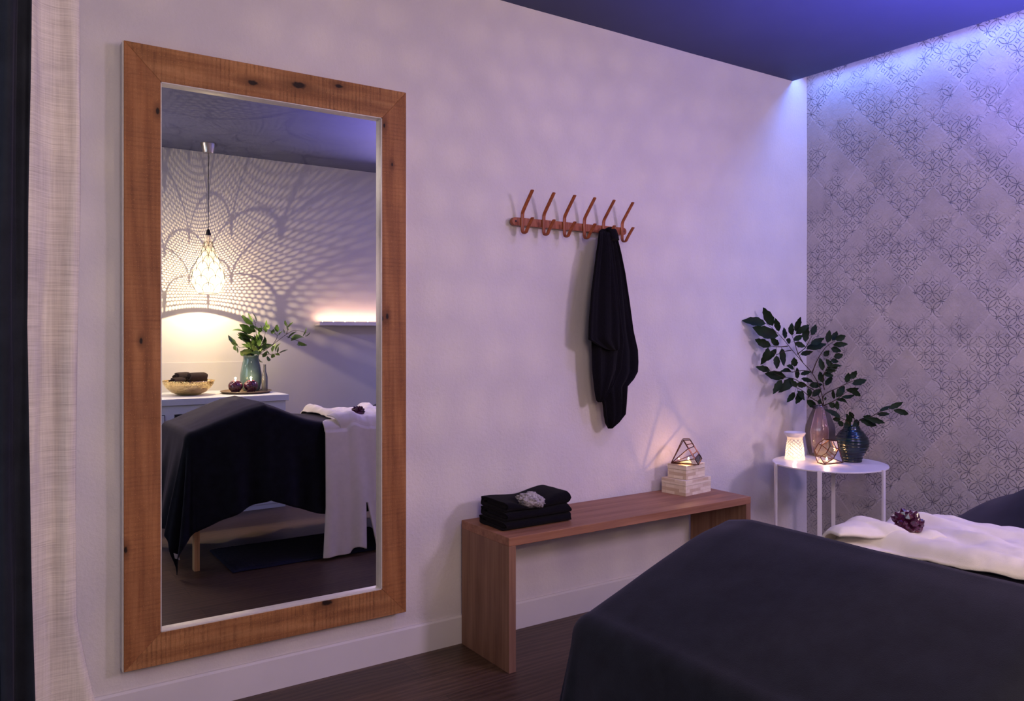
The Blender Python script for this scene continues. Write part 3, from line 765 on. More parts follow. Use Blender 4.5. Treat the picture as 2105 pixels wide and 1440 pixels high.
g.col(g.ramp(g.noise(30, 2), [(0.3, (0.76, 0.72, 0.69)), (0.7, (0.82, 0.78, 0.75))]))
q = MB(); q.lathe(prof[:7], wb_, 48); bld(q, 'lantern_body', g.m, bu)
q = MB(); q.lathe(prof[6:], wb_, 48); bld(q, 'wax_dish', M['ceramic'], bu)
tealight((wb_.x, wb_.y, TZ+0.0007), 'lit tea light glowing inside the white wax burner', 0.018, 0.013, power=0.22, col=(1, 0.72, 0.42))
# terrarium on the table
p2 = tpos(1700, 955)
sc = depth(p2)/F
axp = tpos(1733, 951); az = Vector((p2.x-axp.x, p2.y-axp.y, 0)).normalized()
# axis points from the apex (right) back to the crown (left), tilted so a side rests on the table
dirv = (tpos(1685, 949)-axp); dirv.z = 0; dirv.normalize()
dirv = (Matrix.Rotation(math.radians(30), 3, 'Z')@dirv)
L2, rg2 = 0.096, 0.066; til2 = math.atan2(rg2*math.cos(PI/8), L2)
ax2 = Vector((dirv.x*math.cos(til2), dirv.y*math.cos(til2), math.sin(til2)))
terrarium('glass_terrarium', (axp.x, axp.y, TZ+0.002), ax2, L2, rg2, 0.047, 0.032, 8, PI/8, 'copper wired round geometric glass terrarium on the side table')
cc = Vector((axp.x, axp.y, 0))+dirv*0.085
tealight((cc.x, cc.y, TZ+0.004), 'lit tea light inside the terrarium on the side table', 0.015, 0.009, power=0.42)

# vases
def solid_of_rev(prof, c, n=40, jit=None):
    q = MB(); q.lathe(prof, c, n, True, False, jit); return q
v1 = tpos(1686, 935); v1.z = TZ+0.0008; s1 = depth(v1)/F
h1 = (935-833)*s1
def P1(f, wpx): return (wpx/2*s1, f*h1)
prof = [P1(0, 40), P1(0.02, 44), P1(0.18, 52), P1(0.36, 57), P1(0.50, 57.5), P1(0.60, 55), P1(0.80, 40), P1(0.92, 29), P1(1.0, 27), P1(0.995, 25), P1(0.9, 27), P1(0.5, 55), P1(0.06, 42)]
q = solid_of_rev(prof, v1, 8 if False else 40, lambda a, z: 0.035*math.cos(6*a))
tag(bld(q, 'tall_vase', M['rose_glass'], None, auto=False), 'tall smoky rose glass vase holding the big leafy branch', 'vase')
v2 = tpos(1751, 948); v2.z = TZ+0.0008; s2 = depth(v2)/F; h2 = (950-877)*s2
pp = [(0, 38), (0.06, 40), (0.16, 43), (0.30, 55), (0.42, 64), (0.55, 67), (0.68, 62), (0.82, 48), (0.92, 34), (1.0, 30), (0.98, 26), (0.9, 30), (0.5, 60), (0.1, 36)]
ring2 = []
for i in range(len(pp)-1):
    for k in range(6):
        t = k/6; f = pp[i][0]*(1-t)+pp[i+1][0]*t; wv = pp[i][1]*(1-t)+pp[i+1][1]*t
        if i < 9: wv *= 1+0.022*math.sin(f*75)
        ring2.append((wv/2*s2, f*h2))
tag(bld(solid_of_rev(ring2, v2, 48), 'round_vase', M['teal_glaze'], None, auto=False), 'dark teal ribbed round vase with a short leafy sprig', 'vase')

# leaves
def leaf(q, base, tip, wid, nrm, curl=0.12, seed=0):
    """a folded, gently curled leaf with a wavy edge"""
    base = Vector(base); tip = Vector(tip); d = tip-base; L = d.length; d.normalize()
    nrm = Vector(nrm); nrm = (nrm-d*nrm.dot(d)).normalized(); sd = d.cross(nrm)
    b = len(q.v); N = 9
    for i in range(N+1):
        t = i/N; w_ = wid*(math.sin(PI*min(1, t**0.85))**0.8)*(1-0.15*t) if 0 < i < N else 0.0004
        c = base+d*L*t+nrm*(math.sin(PI*t)*curl*L-curl*0.6*L*t*t)
        wob = 0.10*wid*math.sin(i*2.3+seed)
        q.v.append(c+sd*(w_+wob*(0 < i < N))+nrm*w_*0.35); q.v.append(c); q.v.append(c-sd*(w_-wob*0.7*(0 < i < N))+nrm*w_*0.35)
    for i in range(N):
        a = b+i*3
        q.f.append((a, a+1, a+4, a+3)); q.f.append((a+1, a+2, a+5, a+4))
def bouquet(name, origin, scale, pxf, stems, leaves, label, matl, k0, spread, base_pt, ratio=0.27, extra=False, group='leafy branches'):
    """pxf(px, py, depthoffset) -> world point"""
    t = thing(name, base_pt, label, 'branches', group)
    q = MB(); SP = []
    for st_ in stems:
        pts = [pxf(origin[0]+x/scale, origin[1]+y/scale, dz) for (x, y, dz) in st_]
        pp_ = smoothp(pts, 6); n = len(pp_); q.tube(pp_, [0.0022*(1-0.7*i/n)+0.0004 for i in range(n)], 6)
        SP += [(p, (x, y, dz)) for p, (x, y, dz) in zip(pts, st_)]
        for i in range(len(st_)-1):
            for kk in range(1, 5):
                tt = kk/5; a, b_ = st_[i], st_[i+1]
                SP.append((pts[i].lerp(pts[i+1], tt), tuple(a[j]*(1-tt)+b_[j]*tt for j in range(3))))
    rnd = random.Random(11)
    if extra:
        more = []
        for l in leaves:
            if l[0] < 1060 and l[1] < 590:
                jx, jy = rnd.uniform(-40, 40), rnd.uniform(-40, 40); more.append((l[0]+jx, l[1]+jy, l[2]+jx*1.2, l[3]+jy*1.2))
        leaves = leaves+more
    for i, (bx, by, tx, ty) in enumerate(leaves):
        best = min(SP, key=lambda s: (s[1][0]-bx)**2+(s[1][1]-by)**2); dz = best[1][2]+rnd.uniform(-spread, spread)
        B_ = pxf(origin[0]+bx/scale, origin[1]+by/scale, dz); T_ = pxf(origin[0]+tx/scale, origin[1]+ty/scale, dz+rnd.uniform(-0.02, 0.02))
        L = (T_-B_).length
        if (B_-best[0]).length > 0.004:
            mid = B_.lerp(best[0], 0.5)+Vector((0, 0, -0.003)); q.tube([best[0], mid, B_], 0.0007, 5)
        lq = MB(); view = (B_-Vector((0, 0, H))).normalized()
        nr = (view*-1+Vector((rnd.uniform(-0.6, 0.6), rnd.uniform(-0.6, 0.6), rnd.uniform(-0.2, 0.8)))).normalized()
        leaf(lq, B_, T_, L*ratio*rnd.uniform(0.9, 1.15)*min(1.5, max(0.8, 0.055/L)), nr, rnd.uniform(0.0, 0.16)*rnd.choice((-1, 1)), i)
        bld(lq, 'leaf', matl, t, auto=False)
    bld(q, 'stem', M['stem'], t)
    return t
d1 = depth(v1)
def pf1(px, py, dz): return onD(px, py, d1+dz)
LV1 = [(265,235,90,210),(320,250,247,112),(365,290,335,190),(360,325,160,262),(305,400,182,350),(360,395,300,330),(285,410,230,540),(345,420,280,510),(345,470,350,570),(385,415,400,550),
(410,345,400,260),(450,370,415,350),(460,320,460,225),(485,290,528,182),(475,360,540,320),(490,310,590,240),(560,370,572,235),(605,320,640,238),(480,375,560,405),(525,460,615,440),
(600,385,700,340),(570,420,715,385),(725,375,738,280),(760,360,795,290),(780,350,860,325),(765,390,877,385),(750,415,825,440),(700,475,735,430),(690,580,665,485),(755,555,710,495),
(770,480,840,465),(750,500,805,520),(755,555,830,545),(710,580,785,580),(690,610,770,620),(690,670,665,585),(710,690,760,620),(480,550,478,482),(475,565,420,545),(460,595,375,585),
(300,580,190,553),(415,625,255,605),(385,650,320,755),(470,640,362,742),(500,640,495,555),(525,610,605,590),(530,640,620,665),(495,680,572,690),(590,690,685,685),(610,770,680,715),
(480,740,425,820),(540,730,490,830),(580,710,585,785),(500,730,555,800),(500,700,450,650),(570,800,650,860),(660,830,670,790),(705,800,710,775),(770,790,770,720),(790,780,850,690),
(865,670,880,595),(895,640,940,582),(905,680,1015,650),(860,720,960,715),(900,720,970,770),(830,780,925,765),(790,800,880,825),(780,850,730,820),(800,870,790,800),(800,550,720,560)]
LV1 = [l for l in LV1]
ST1 = [[(685,1000,0),(690,860,0),(690,800,0),(665,700,0),(610,600,0),(540,520,-0.01),(455,420,-0.01),(380,330,0.0),(300,255,0.0),(245,218,0.0)],
       [(690,840,0),(640,740,0.02),(560,690,0.03),(470,640,0.03),(400,630,0.02),(330,600,0.02)],
       [(610,600,0),(640,520,-0.03),(680,450,-0.05),(720,400,-0.05),(780,360,-0.05)],
       [(455,430,0),(400,440,-0.03),(350,460,-0.04),(320,440,-0.04)],
       [(430,400,-0.01),(370,405,0.0),(310,400,0.0)],
       [(540,520,-0.01),(500,440,-0.03),(480,370,-0.03),(460,320,-0.03)],
       [(600,590,0),(540,580,0.0),(470,590,0.0),(300,585,0.0)],
       [(500,460,-0.01),(560,410,-0.03),(600,340,-0.03)],
       [(695,830,0),(700,760,-0.03),(820,700,-0.05),(870,675,-0.06),(930,650,-0.06)],
       [(695,840,0),(780,800,-0.04),(860,740,-0.06)],
       [(700,720,0),(690,640,-0.04),(720,560,-0.05),(770,490,-0.05)],
       [(690,830,0),(600,780,0.0),(540,730,0.02),(480,700,0.02)]]
bouquet('leafy_branch', (1500, 600), 3.6, pf1, ST1, LV1, 'tall dark leafy branch in the smoky rose vase', M['leaf'], d1, 0.015, v1+Vector((0, 0, 0.01)))
d2 = depth(v2)
def pf2(px, py, dz): return onD(px, py, d2+dz)
LV2 = [(820,930,700,865),(820,940,760,940),(840,990,800,950),(880,1030,875,905),(880,960,850,1010),(940,940,935,1010),(960,940,1090,990),(1020,935,1150,968),(1050,930,985,920),(1090,905,1185,900),(1110,880,1200,840),(1180,860,1285,815),(1210,870,1330,905),(915,935,885,880),(905,960,860,900),(930,960,910,1020)]
ST2 = [[(895,1080,0),(905,1000,0),(960,950,-0.02),(1040,925,-0.04),(1110,885,-0.05),(1180,865,-0.05),(1270,825,-0.05)], [(895,1080,0),(890,1000,0),(860,950,-0.03),(820,930,-0.04)], [(900,1040,0),(930,960,0.0),(900,900,0.0)], [(895,1080,0),(890,1010,-0.02),(880,960,-0.03)]]
bouquet('leafy_sprig', (1500, 600), 3.6, pf2, ST2, LV2, 'short dark leafy sprig in the ribbed teal vase', M['leaf'], d2, 0.01, v2+Vector((0, 0, 0.01)), 0.22)

# ------------------------------------------------------------------ massage table, sheet, robe
MX0, MX1, MY0, MY1, MZ = 0.872, 2.75, 0.50, 1.075, 0.655
mt = thing('massage_table', (1.8, 0.8, 0), 'massage table on pale wooden legs under a dark sheet', 'massage table')
q = MB(); q.box((MX0, MY0, MZ-0.05), (MX1, MY1, MZ)); bld(q, 'padded_top', M['darkcurtain'], mt, bevel=0.02)
q = MB()
q.box((MX0+0.02, MY0+0.02, MZ-0.12), (MX1-0.02, MY0+0.045, MZ-0.05)); q.box((MX0+0.02, MY1-0.045, MZ-0.12), (MX1-0.02, MY1-0.02, MZ-0.05))
q.box((MX0+0.02, MY0+0.045, MZ-0.12), (MX0+0.045, MY1-0.045, MZ-0.05)); q.box((MX1-0.045, MY0+0.045, MZ-0.12), (MX1-0.02, MY1-0.045, MZ-0.05))
bld(q, 'apron', M['legwood'], mt, smooth=False, bevel=0.002)
for x in (0.895, 2.66):
    for y in (0.60, 1.035):
        q = MB(); q.box((x-0.013, y-0.022, 0), (x+0.013, y+0.022, MZ-0.06)); l = bld(q, 'leg', M['legwood'], mt, smooth=False, bevel=0.002)
        for z in (0.36, 0.42):
            q = MB(); q.tube([(x-0.014, y, z), (x+0.015, y, z)], 0.004, 10); bl = bld(q, 'bolt', M['steel'], l)
# bolster and pillow under the sheet are part of the sheet's shape
SX0, SX1, SY0, SY1 = 0.845, 2.78, 0.455, 1.075
def stop(x, y):
    z = 0.672
    # bolster under the knees: straight tent rise from the foot, softer fall to the right
    r = 0
    px = 1.222
    if x < px: u = (x-SX0)/(px-SX0); r = 0.145*max(0, min(1, u))**0.95
    else: u = (x-px)/0.42; r = 0.145*max(0, 1-u)**1.7 if u < 1 else 0
    # rounded crest
    k = math.exp(-((x-px)/0.05)**2); r -= 0.012*k
    edge = min(1, (SY1-y+0.02)/0.10); edge = max(0, edge)
    r *= 0.88+0.12*sstep(0, 1, edge)
    z += r
    z += 0.010*sstep(1.4, 1.7, x)
    # pillow at the head
    hx_ = sstep(1.98, 2.32, x); z += 0.118*hx_*(0.25+0.75*sstep(0.0, 0.18, SY1-y)) 
    z += 0.0022*fbm(x*3.5, y*3.5, 0.3)
    return z
def drape(fn, X0_, X1_, Y0_, Y1_, ol, orr, on, of, nu, nv, R=0.04, flare=0.12, famp=0.16, lam=0.23, zmin=0.02, seed=0, hemv=None):
    ul0, ul1 = X0_-ol, X1_+orr; vl0, vl1 = Y0_-on, Y1_+of
    def f(a, b):
        u = ul0+(ul1-ul0)*a; v = vl0+(vl1-vl0)*b
        cx = min(max(u, X0_), X1_); cy = min(max(v, Y0_), Y1_)
        ex, ey = u-cx, v-cy; r = math.hypot(ex, ey)
        z = fn(cx, cy)
        if r < 1e-7: return (cx, cy, z)
        dx, dy = ex/r, ey/r
        if r < R*PI/2: a_ = r/R; out = R*math.sin(a_); dn = R*(1-math.cos(a_))
        else:
            rest = r-R*PI/2; s = cx-cy*1.0+math.atan2(dy, dx)*0.32
            fo = famp*rest*(0.55*math.sin(2*PI*s/lam+seed)+0.30*math.sin(2*PI*s/(lam*0.57)+1.3+seed)+0.3*fbm(s*2.2, rest*1.5, seed))
            out = R+rest*flare+fo*0.45; dn = R+rest*math.sqrt(1-flare*flare)
        zz = max(z-dn, zmin)
        return (cx+dx*out, cy+dy*out, zz)
    return f
sh = thing('bed_sheet', (1.5, 0.8, 0.67), 'dark navy sheet tented over a bolster and draped over the massage table', 'sheet')
q = MB(); q.grid(drape(stop, SX0+0.03, SX1-0.03, SY0+0.03, SY1-0.03, 0.50, 0.25, 0.56, 0.50, 260, 150, seed=0.6, flare=0.17), 260, 150)
bld(q, 'cloth', M['sheet'], sh, auto=False, solid=0.003)
tp = mY(362, 1143, 1.135)
q = MB(); q.add([tp+Vector((-0.012, 0.002, 0.018)), tp+Vector((0.010, 0.004, 0.008)), tp+Vector((0.016, 0.006, -0.018)), tp+Vector((-0.006, 0.004, -0.008))], [(0, 1, 2, 3)])
bld(q, 'care_tag', M['tag'], sh, smooth=False, solid=0.001)

# robe
rb = thing('robe', (1.75, 0.9, 0.68), 'white cotton robe laid across the massage table and hanging to the floor', 'robe')
RX0, RX1 = 1.640, 2.04
def rtop(x, y):
    z = stop(x, y)+0.013
    u = (x-RX0)/(RX1-RX0)
    z += 0.024*math.exp(-((x-RX0-0.040)/0.034)**2)
    z += 0.012*math.exp(-((x-RX0-0.16-0.35*(y-0.8))/0.03)**2)+0.012*math.exp(-((x-RX0-0.30+0.25*(y-0.8))/0.035)**2)
    z += 0.010*abs(fbm(x*7, y*3.5, 4))+0.005*fbm(x*16, y*9, 2)
    c1 = x-RX0-0.10-0.55*(1.05-y); z += 0.009*math.exp(-(c1/0.028)**2)*sstep(0.0, 0.15, 1.08-y)
    c2 = x-RX0-0.24-0.30*(1.05-y); z += 0.007*math.exp(-(c2/0.020)**2)
    # edges tuck down onto the sheet
    z -= 0.012*(1-sstep(0, 0.02, x-RX0))+0.010*(1-sstep(0, 0.02, RX1-x))
    return z
def robef(a, b):
    Y0_, Y1_ = SY0-0.01, SY1-0.004; on, of = 0.18, 0.71
    v = Y0_-on+(Y1_+of-(Y0_-on))*b; cy = min(max(v, Y0_), Y1_); e = v-cy
    x = RX0+(RX1-RX0)*a
    # the near-left outline wanders
    x += (1-a)*(0.008*math.sin((cy-0.5)*9.0)-0.115*sstep(0.95, 1.10, v))
    z = rtop(min(max(x, RX0), RX1), cy); r = abs(e); sg = 1 if e > 0 else -1
    R = 0.05
    if r < 1e-7: return (x, cy, z)
    if r < R*PI/2: an = r/R; out = R*math.sin(an); dn = R*(1-math.cos(an)); xx = x
    else:
        rest = r-R*PI/2
        xx = x+(-0.035*(1-a)+0.05*a)*rest/0.6
        # slit between the two front panels opens towards the hem
        gap = 0.0 if rest < 0.38 else 0.28*(rest-0.38)
        if sg > 0: xx += (-gap*0.2 if a < 0.395 else gap*0.6)
        out = R+0.012+rest*0.15+0.16*rest*(0.11*math.sin(a*19+1)+0.05*math.sin(a*41))+0.010*math.sin(a*9)*min(1, rest*4)
        dn = R+rest*0.998
    return (xx, cy+sg*out, max(z-dn, 0.016))
NU, NV = 90, 200
q = MB(); q.grid(robef, NU, NV, skip=lambda i, j: i == 35 and j > NV*0.84)
bld(q, 'robe_body', M['robe'], rb, auto=False, solid=0.006)
# collar folded back over the edge, and a sleeve lying flat
def patchf(corners, base_off, seed, amp):
    c00, c10, c11, c01 = [Vector(c) for c in corners]
    def f(a, b):
        p = (c00*(1-a)*(1-b)+c10*a*(1-b)+c11*a*b+c01*(1-a)*b)
        x, y = p.x, p.y
        e = max(0, y-(SY1-0.012)); yy = min(y, SY1-0.012)
        z = max(rtop(min(max(x, RX0+0.02), RX1), yy), stop(x, yy)+0.014)+base_off*min(1, 14*min(a, 1-a), 14*min(b, 1-b))-0.001+amp*abs(fbm(x*9, y*9, seed))+amp*math.sin(PI*a)*math.sin(PI*b)
        R = 0.055
        if e > 0:
            if e < R*PI/2: an = e/R; yy += R*math.sin(an); z -= R*(1-math.cos(an))
            else: yy += R+(e-R*PI/2)*0.06; z -= R+(e-R*PI/2)
        return (x, yy, z)
    return f
q = MB(); q.grid(patchf([(1.56, 1.045, 0), (1.66, 1.28, 0), (1.90, 1.16, 0), (1.79, 0.93, 0)], 0.010, 3, 0.003), 60, 60)
bld(q, 'collar', M['robe'], rb, auto=False, solid=0.006)

# amethyst cluster
am = (1.755, 1.000)
zb = rtop(*am)+0.005
q = MB(); rr = random.Random(5)
q2 = rock('a', (am[0], am[1], zb+0.016), 0.030, (1.15, 0.9, 0.55), 9, None, 3, 0.25, 3)
q.v += q2.v; q.f += q2.f
for i in range(34):
    th = rr.uniform(0, 2*PI); ph = rr.uniform(0.15, 1.35); d = Vector((math.cos(th)*math.cos(ph), math.sin(th)*math.cos(ph), math.sin(ph)))
    c = Vector((am[0], am[1], zb+0.016))+Vector((d.x*0.020, d.y*0.016, d.z*0.016)); L = rr.uniform(0.014, 0.030); r = rr.uniform(0.006, 0.010)
    d = (d+Vector((-0.35, 0.1, 0.35))*rr.uniform(0, 1)).normalized(); e1 = d.orthogonal().normalized(); e2 = d.cross(e1)
    b = len(q.v)
    for rad, dist in ((r, 0), (r, L*0.65)):
        for k in range(6): q.v.append(c+d*dist+(e1*math.cos(k*PI/3)+e2*math.sin(k*PI/3))*rad)
    q.v.append(c+d*L)
    for k in range(6):
        k2 = (k+1) % 6; q.f.append((b+k, b+k2, b+6+k2, b+6+k)); q.f.append((b+6+k, b+6+k2, b+12))
tag(bld(q, 'amethyst_cluster', M['amethyst'], None, smooth=False), 'dark purple amethyst crystal cluster resting on the white robe', 'crystal')

# bath mat on the floor by the table
q = MB()
bx0, bx1, by0, by1 = 1.03, 1.95, 0.72, 1.19
def mf(a, b):
    x = bx0+(bx1-bx0)*a; y = by0+(by1-by0)*b
    x += 0.03*(b-0.5)*0
    rib = 0.002*abs(math.sin(a*160))*(0.03 < a < 0.14)
    e = min(a*(bx1-bx0), (1-a)*(bx1-bx0), b*(by1-by0), (1-b)*(by1-by0))
    z = 0.002+0.010*sstep(-0.002, 0.008, e)-0.004*sstep(0.010, 0.016, e)*(1-sstep(0.022, 0.03, e))+rib+0.001*fbm(x*20, y*20)
    return (x, y, z)
q.grid(mf, 160, 80)
tag(bld(q, 'bath_mat', M['matnavy'], None, auto=False), 'dark navy bath mat on the floor under the massage table', 'mat')

# ------------------------------------------------------------------ cabinet seen in the mirror
CY = -0.172; CZt = 0.752; CX1 = 1.745; CX0 = 0.62
cb = thing('cabinet', ((CX0+CX1)/2, -0.5, 0), 'low pale blue grey cabinet with open shelves against the far wall', 'cabinet')
q = MB()
yb_ = YF+0.002
q.box((CX0, yb_, 0.0), (CX1-0.02, CY+0.02, 0.06))
q.box((CX0, yb_, 0.06), (CX0+0.02, CY+0.012, 0.69)); q.box((CX1-0.04, yb_, 0.06), (CX1-0.02, CY+0.012, 0.69))
q.box((CX0+0.02, yb_, 0.06), (CX1-0.04, yb_+0.012, 0.69)); q.box((CX0+0.02, yb_+0.012, 0.06), (CX1-0.04, CY+0.012, 0.08))
q.box((0.985, yb_+0.012, 0.08), (1.005, CY+0.012, 0.69)); q.box((1.36, yb_+0.012, 0.08), (1.38, CY+0.012, 0.69))
q.box((1.005, yb_+0.012, 0.36), (1.36, CY-0.03, 0.378))
q.box((1.38, yb_+0.012, 0.36), (CX1-0.04, CY-0.03, 0.378))
# face frame
q.box((CX0, CY+0.0121, 0.655), (CX1-0.02, CY+0.022, 0.71)); q.box((CX0, CY+0.0121, 0.03), (CX1-0.02, CY+0.022, 0.10))
for a, b in ((0.97, 1.025), (1.345, 1.40), (CX1-0.05, CX1-0.02)): q.box((a, CY+0.0121, 0.10), (b, CY+0.022, 0.655))
bld(q, 'carcass', M['cab'], cb, smooth=False, bevel=0.001)
q = MB(); q.box((CX0, yb_, 0.711), (CX1, CY+0.035, CZt)); bld(q, 'countertop', M['cab'], cb, smooth=False, bevel=0.003)
q = MB(); q.box((CX0+0.02, CY+0.0125, 0.105), (0.965, CY+0.030, 0.650)); dr = bld(q, 'door', M['cab'], cb, smooth=False, bevel=0.002)
q = MB(); q.box((CX0, YF, CZt+0.0005), (CX1+0.045-0.06, YF+0.012, 0.955)); tag(bld(q, 'backsplash_panel', M['farwall'], None, smooth=False, bevel=0.001), 'low pale splash panel on the wall behind the counter', 'panel')

def cpos(px, py, z=CZt):
    x, y = ray(px); k = (H-z)*F/(py-HY); return Vector((x*k, 2*YM-y*k, z))
# hammered bowl with rolled towels
BC = mY(388, 811, -0.45); BC.z = CZt+0.001
dB = depth((BC.x, 2*YM+0.45)); sB = dB/F
rB = 50.5*sB
bo = thing('gold_bowl', BC, 'wide hammered gold bowl of rolled towels on the cabinet counter', 'bowl')
prof = [(0.3, 0), (0.45, 0.04), (0.66, 0.20), (0.85, 0.48), (0.95, 0.74), (1.0, 1.0), (0.985, 1.0), (0.93, 0.74), (0.82, 0.5), (0.6, 0.26), (0.3, 0.12), (0.01, 0.09)]
pr2 = []
for i in range(len(prof)-1):
    for k in range(4): t = k/4; pr2.append((rB*(prof[i][0]*(1-t)+prof[i+1][0]*t), 0.096*(prof[i][1]*(1-t)+prof[i+1][1]*t)))
q = MB(); q.lathe(pr2, BC, 64, True); bld(q, 'bowl_shell', M['gold'], bo, auto=False)
def rolled(c, ax_, L, r, label):
    ax_ = Vector(ax_).normalized(); e1 = ax_.orthogonal().normalized(); e2 = ax_.cross(e1)
    N = 84; T = 3.2; P = []
    q = MB(); nL = 12
    for j in range(nL+1):
        s = (j/nL-0.5)*L; endr = 1-0.10*(abs(j/nL-0.5)*2)**6
        for i in range(N+1):
            a = i/N*T*2*PI; ri = r*endr*(0.22+0.78*i/N); q.v.append(Vector(c)+ax_*(s+0.004*math.sin(i*0.9)*(abs(j/nL-0.5) > 0.49))+e1*math.cos(a)*ri+e2*math.sin(a)*ri)
    for j in range(nL):
        for i in range(N): a = j*(N+1)+i; q.f.append((a, a+1, a+N+2, a+N+1))
    o = bld(q, 'rolled_towel', M['browntowel'], None, auto=False, solid=0.006); tag(o, label, 'towel', 'rolled towels in the bowl')
    return o
rolled(BC+Vector((0.050, 0.005, 0.112)), (0.93, -0.36, 0.0), 0.125, 0.033, 'dark brown rolled towel in front on top of the bowl, its body facing out')
rolled(BC+Vector((-0.030, -0.055, 0.113)), (0.80, -0.60, 0.0), 0.12, 0.033, 'dark brown rolled towel on top of the bowl, between the other two upper ones')
rolled(BC+Vector((-0.080, 0.045, 0.092)), (0.80, -0.60, 0.0), 0.10, 0.025, 'small dark brown rolled towel at the left end of the bowl')
rolled(BC+Vector((0.030, 0.055, 0.062)), (0.95, -0.3, 0.0), 0.12, 0.022, 'dark brown rolled towel lying low at the front of the bowl')

# tray with vase, bottle, votives
TCn = mY(506, 808, -0.43); TCn.z = CZt+0.001; dT = depth((TCn.x, 2*YM+0.43)); sT = dT/F
rT = 51*sT
q = MB(); q.lathe([(rT*0.9, 0), (rT, 0.014), (rT*0.985, 0.016), (rT*0.9, 0.006), (0.001, 0.006)], TCn, 56, True)
tag(bld(q, 'round_tray', M['tray'], None), 'round brown tray with votives and vases on the cabinet counter', 'tray')
zt2 = TCn.z+0.0075
def apoint(px, dy): 
    v = mY(px, 800, dy); return Vector((v.x, dy, zt2))
for i, (px, dy, lab) in enumerate(((484, -0.40, 'dark purple mosaic candle globe, the one nearer the gold bowl'), (516, -0.385, 'dark purple mosaic candle globe beside the teal vase'))):
    c = apoint(px, dy); r = 14.5*depth((c.x, 2*YM-dy))/F
    t = thing('candle_globe', c, lab, 'candle holder', 'candle globes on the tray')
    pf = [(r*0.55*1.0, 0)]+[(r*math.sin(a), r*0.87-r*0.87*math.cos(a)) for a in [math.radians(k) for k in range(38, 152, 8)]]+[(r*0.42, r*1.60), (r*0.38, r*1.55)]
    q = MB(); q.lathe(pf, c, 32, True); bld(q, 'mosaic_shell', M['mosaic'], t)
    f = bld(teardrop(c+Vector((0, 0, r*1.55)), 0.018, 0.005), 'flame', M['flame'], t)
    light('candle_light', 'POINT', c+Vector((0, 0.0, r*1.55+0.022)), (1.0, 0.6, 0.28), 0.5, 0.005)
c = apoint(516, -0.52); s = depth((c.x, 2*YM+0.52))/F
pp = [(0, 30), (0.05, 36), (0.25, 43), (0.45, 43), (0.7, 37), (0.9, 30), (0.97, 31), (1.0, 34), (0.99, 31), (0.9, 27), (0.5, 38), (0.08, 30)]
q = MB(); hv = (802-730)*s; q.lathe([(a[1]/2*s, a[0]*hv) for a in pp], c, 40, True)
tag(bld(q, 'teal_glass_vase', M['teal_glass'], None), 'large teal glass vase with green branches on the counter tray', 'vase')
vt = c.copy()
c = apoint(544, -0.44); s = depth((c.x, 2*YM+0.44))/F
q = MB(); hb = (804-750)*s; q.lathe([(a[1]/2*s, a[0]*hb) for a in [(0, 11), (0.03, 12), (0.5, 12), (0.62, 10), (0.72, 6), (0.97, 5), (1.0, 6), (0.99, 4.5), (0.7, 4), (0.5, 10), (0.05, 9)]], c, 28, True)
tag(bld(q, 'glass_bottle', M['clear_bottle'], None), 'slim clear grey glass bottle on the tray beside the teal vase', 'bottle')
LV3 = [(880,290,778,205),(880,270,835,185),(850,330,755,290),(900,360,800,310),(890,330,850,300),(960,350,915,330),(980,340,945,290),(1000,360,980,295),(1010,340,1020,290),(1090,385,1020,340),(1095,360,1095,290),(1110,390,1145,350),
(1160,370,1155,330),(1180,310,1170,250),(1195,320,1240,270),(1200,340,1180,300),(1190,420,1270,355),(1220,440,1340,400),(1330,395,1365,320),(1350,400,1400,360),(1280,450,1365,480),(1300,480,1270,470),(860,400,740,355),(850,420,725,385),
(860,450,740,410),(900,440,830,380),(960,440,930,380),(950,400,940,340),(980,470,990,400),(860,500,770,470),(880,480,800,440),(900,520,810,500),(870,540,760,540),(740,550,735,490),(740,480,670,430),(900,560,850,480),(910,540,1020,480),
(930,560,960,500),(1000,520,1030,555),(1050,540,1085,460),(1100,550,1110,490),(1120,545,1195,520),(1040,570,1075,580),(1000,590,1040,610),(930,590,965,635),(840,560,800,520),(920,480,880,400),(940,500,1000,450),(890,470,900,390),(830,470,790,400),(960,520,900,470),(880,590,840,630)]
ST3 = [[(870,800,0),(880,600,0),(905,400,0),(900,290,0),(865,215,0)],[(870,800,0),(900,600,0),(1050,480,0.03),(1180,380,0.05),(1260,345,0.06),(1370,370,0.06)],[(880,600,0),(930,560,0.05),(1060,560,0.08),(1170,530,0.1)],[(880,600,0),(830,500,0.05),(760,500,0.08),(700,450,0.08)],[(880,600,0),(860,480,0.05),(820,400,0.06),(780,370,0.06)],[(1180,380,0.05),(1190,330,0.05),(1190,290,0.05)],[(900,560,0),(970,440,0.04),(990,350,0.04)],[(1050,480,0.03),(1090,420,0.03),(1095,370,0.03)],[(1180,400,0.05),(1260,430,0.05),(1330,460,0.05)]]
def pf3(px, py, dz): return mY(px, py, -0.52+dz)
bouquet('green_branches', (320, 600), 4.385, pf3, ST3, LV3, 'bright green leafy branches in the teal glass vase on the counter', M['leaf2'], 0, 0.03, vt+Vector((0, 0, 0.01)), 0.34, True)

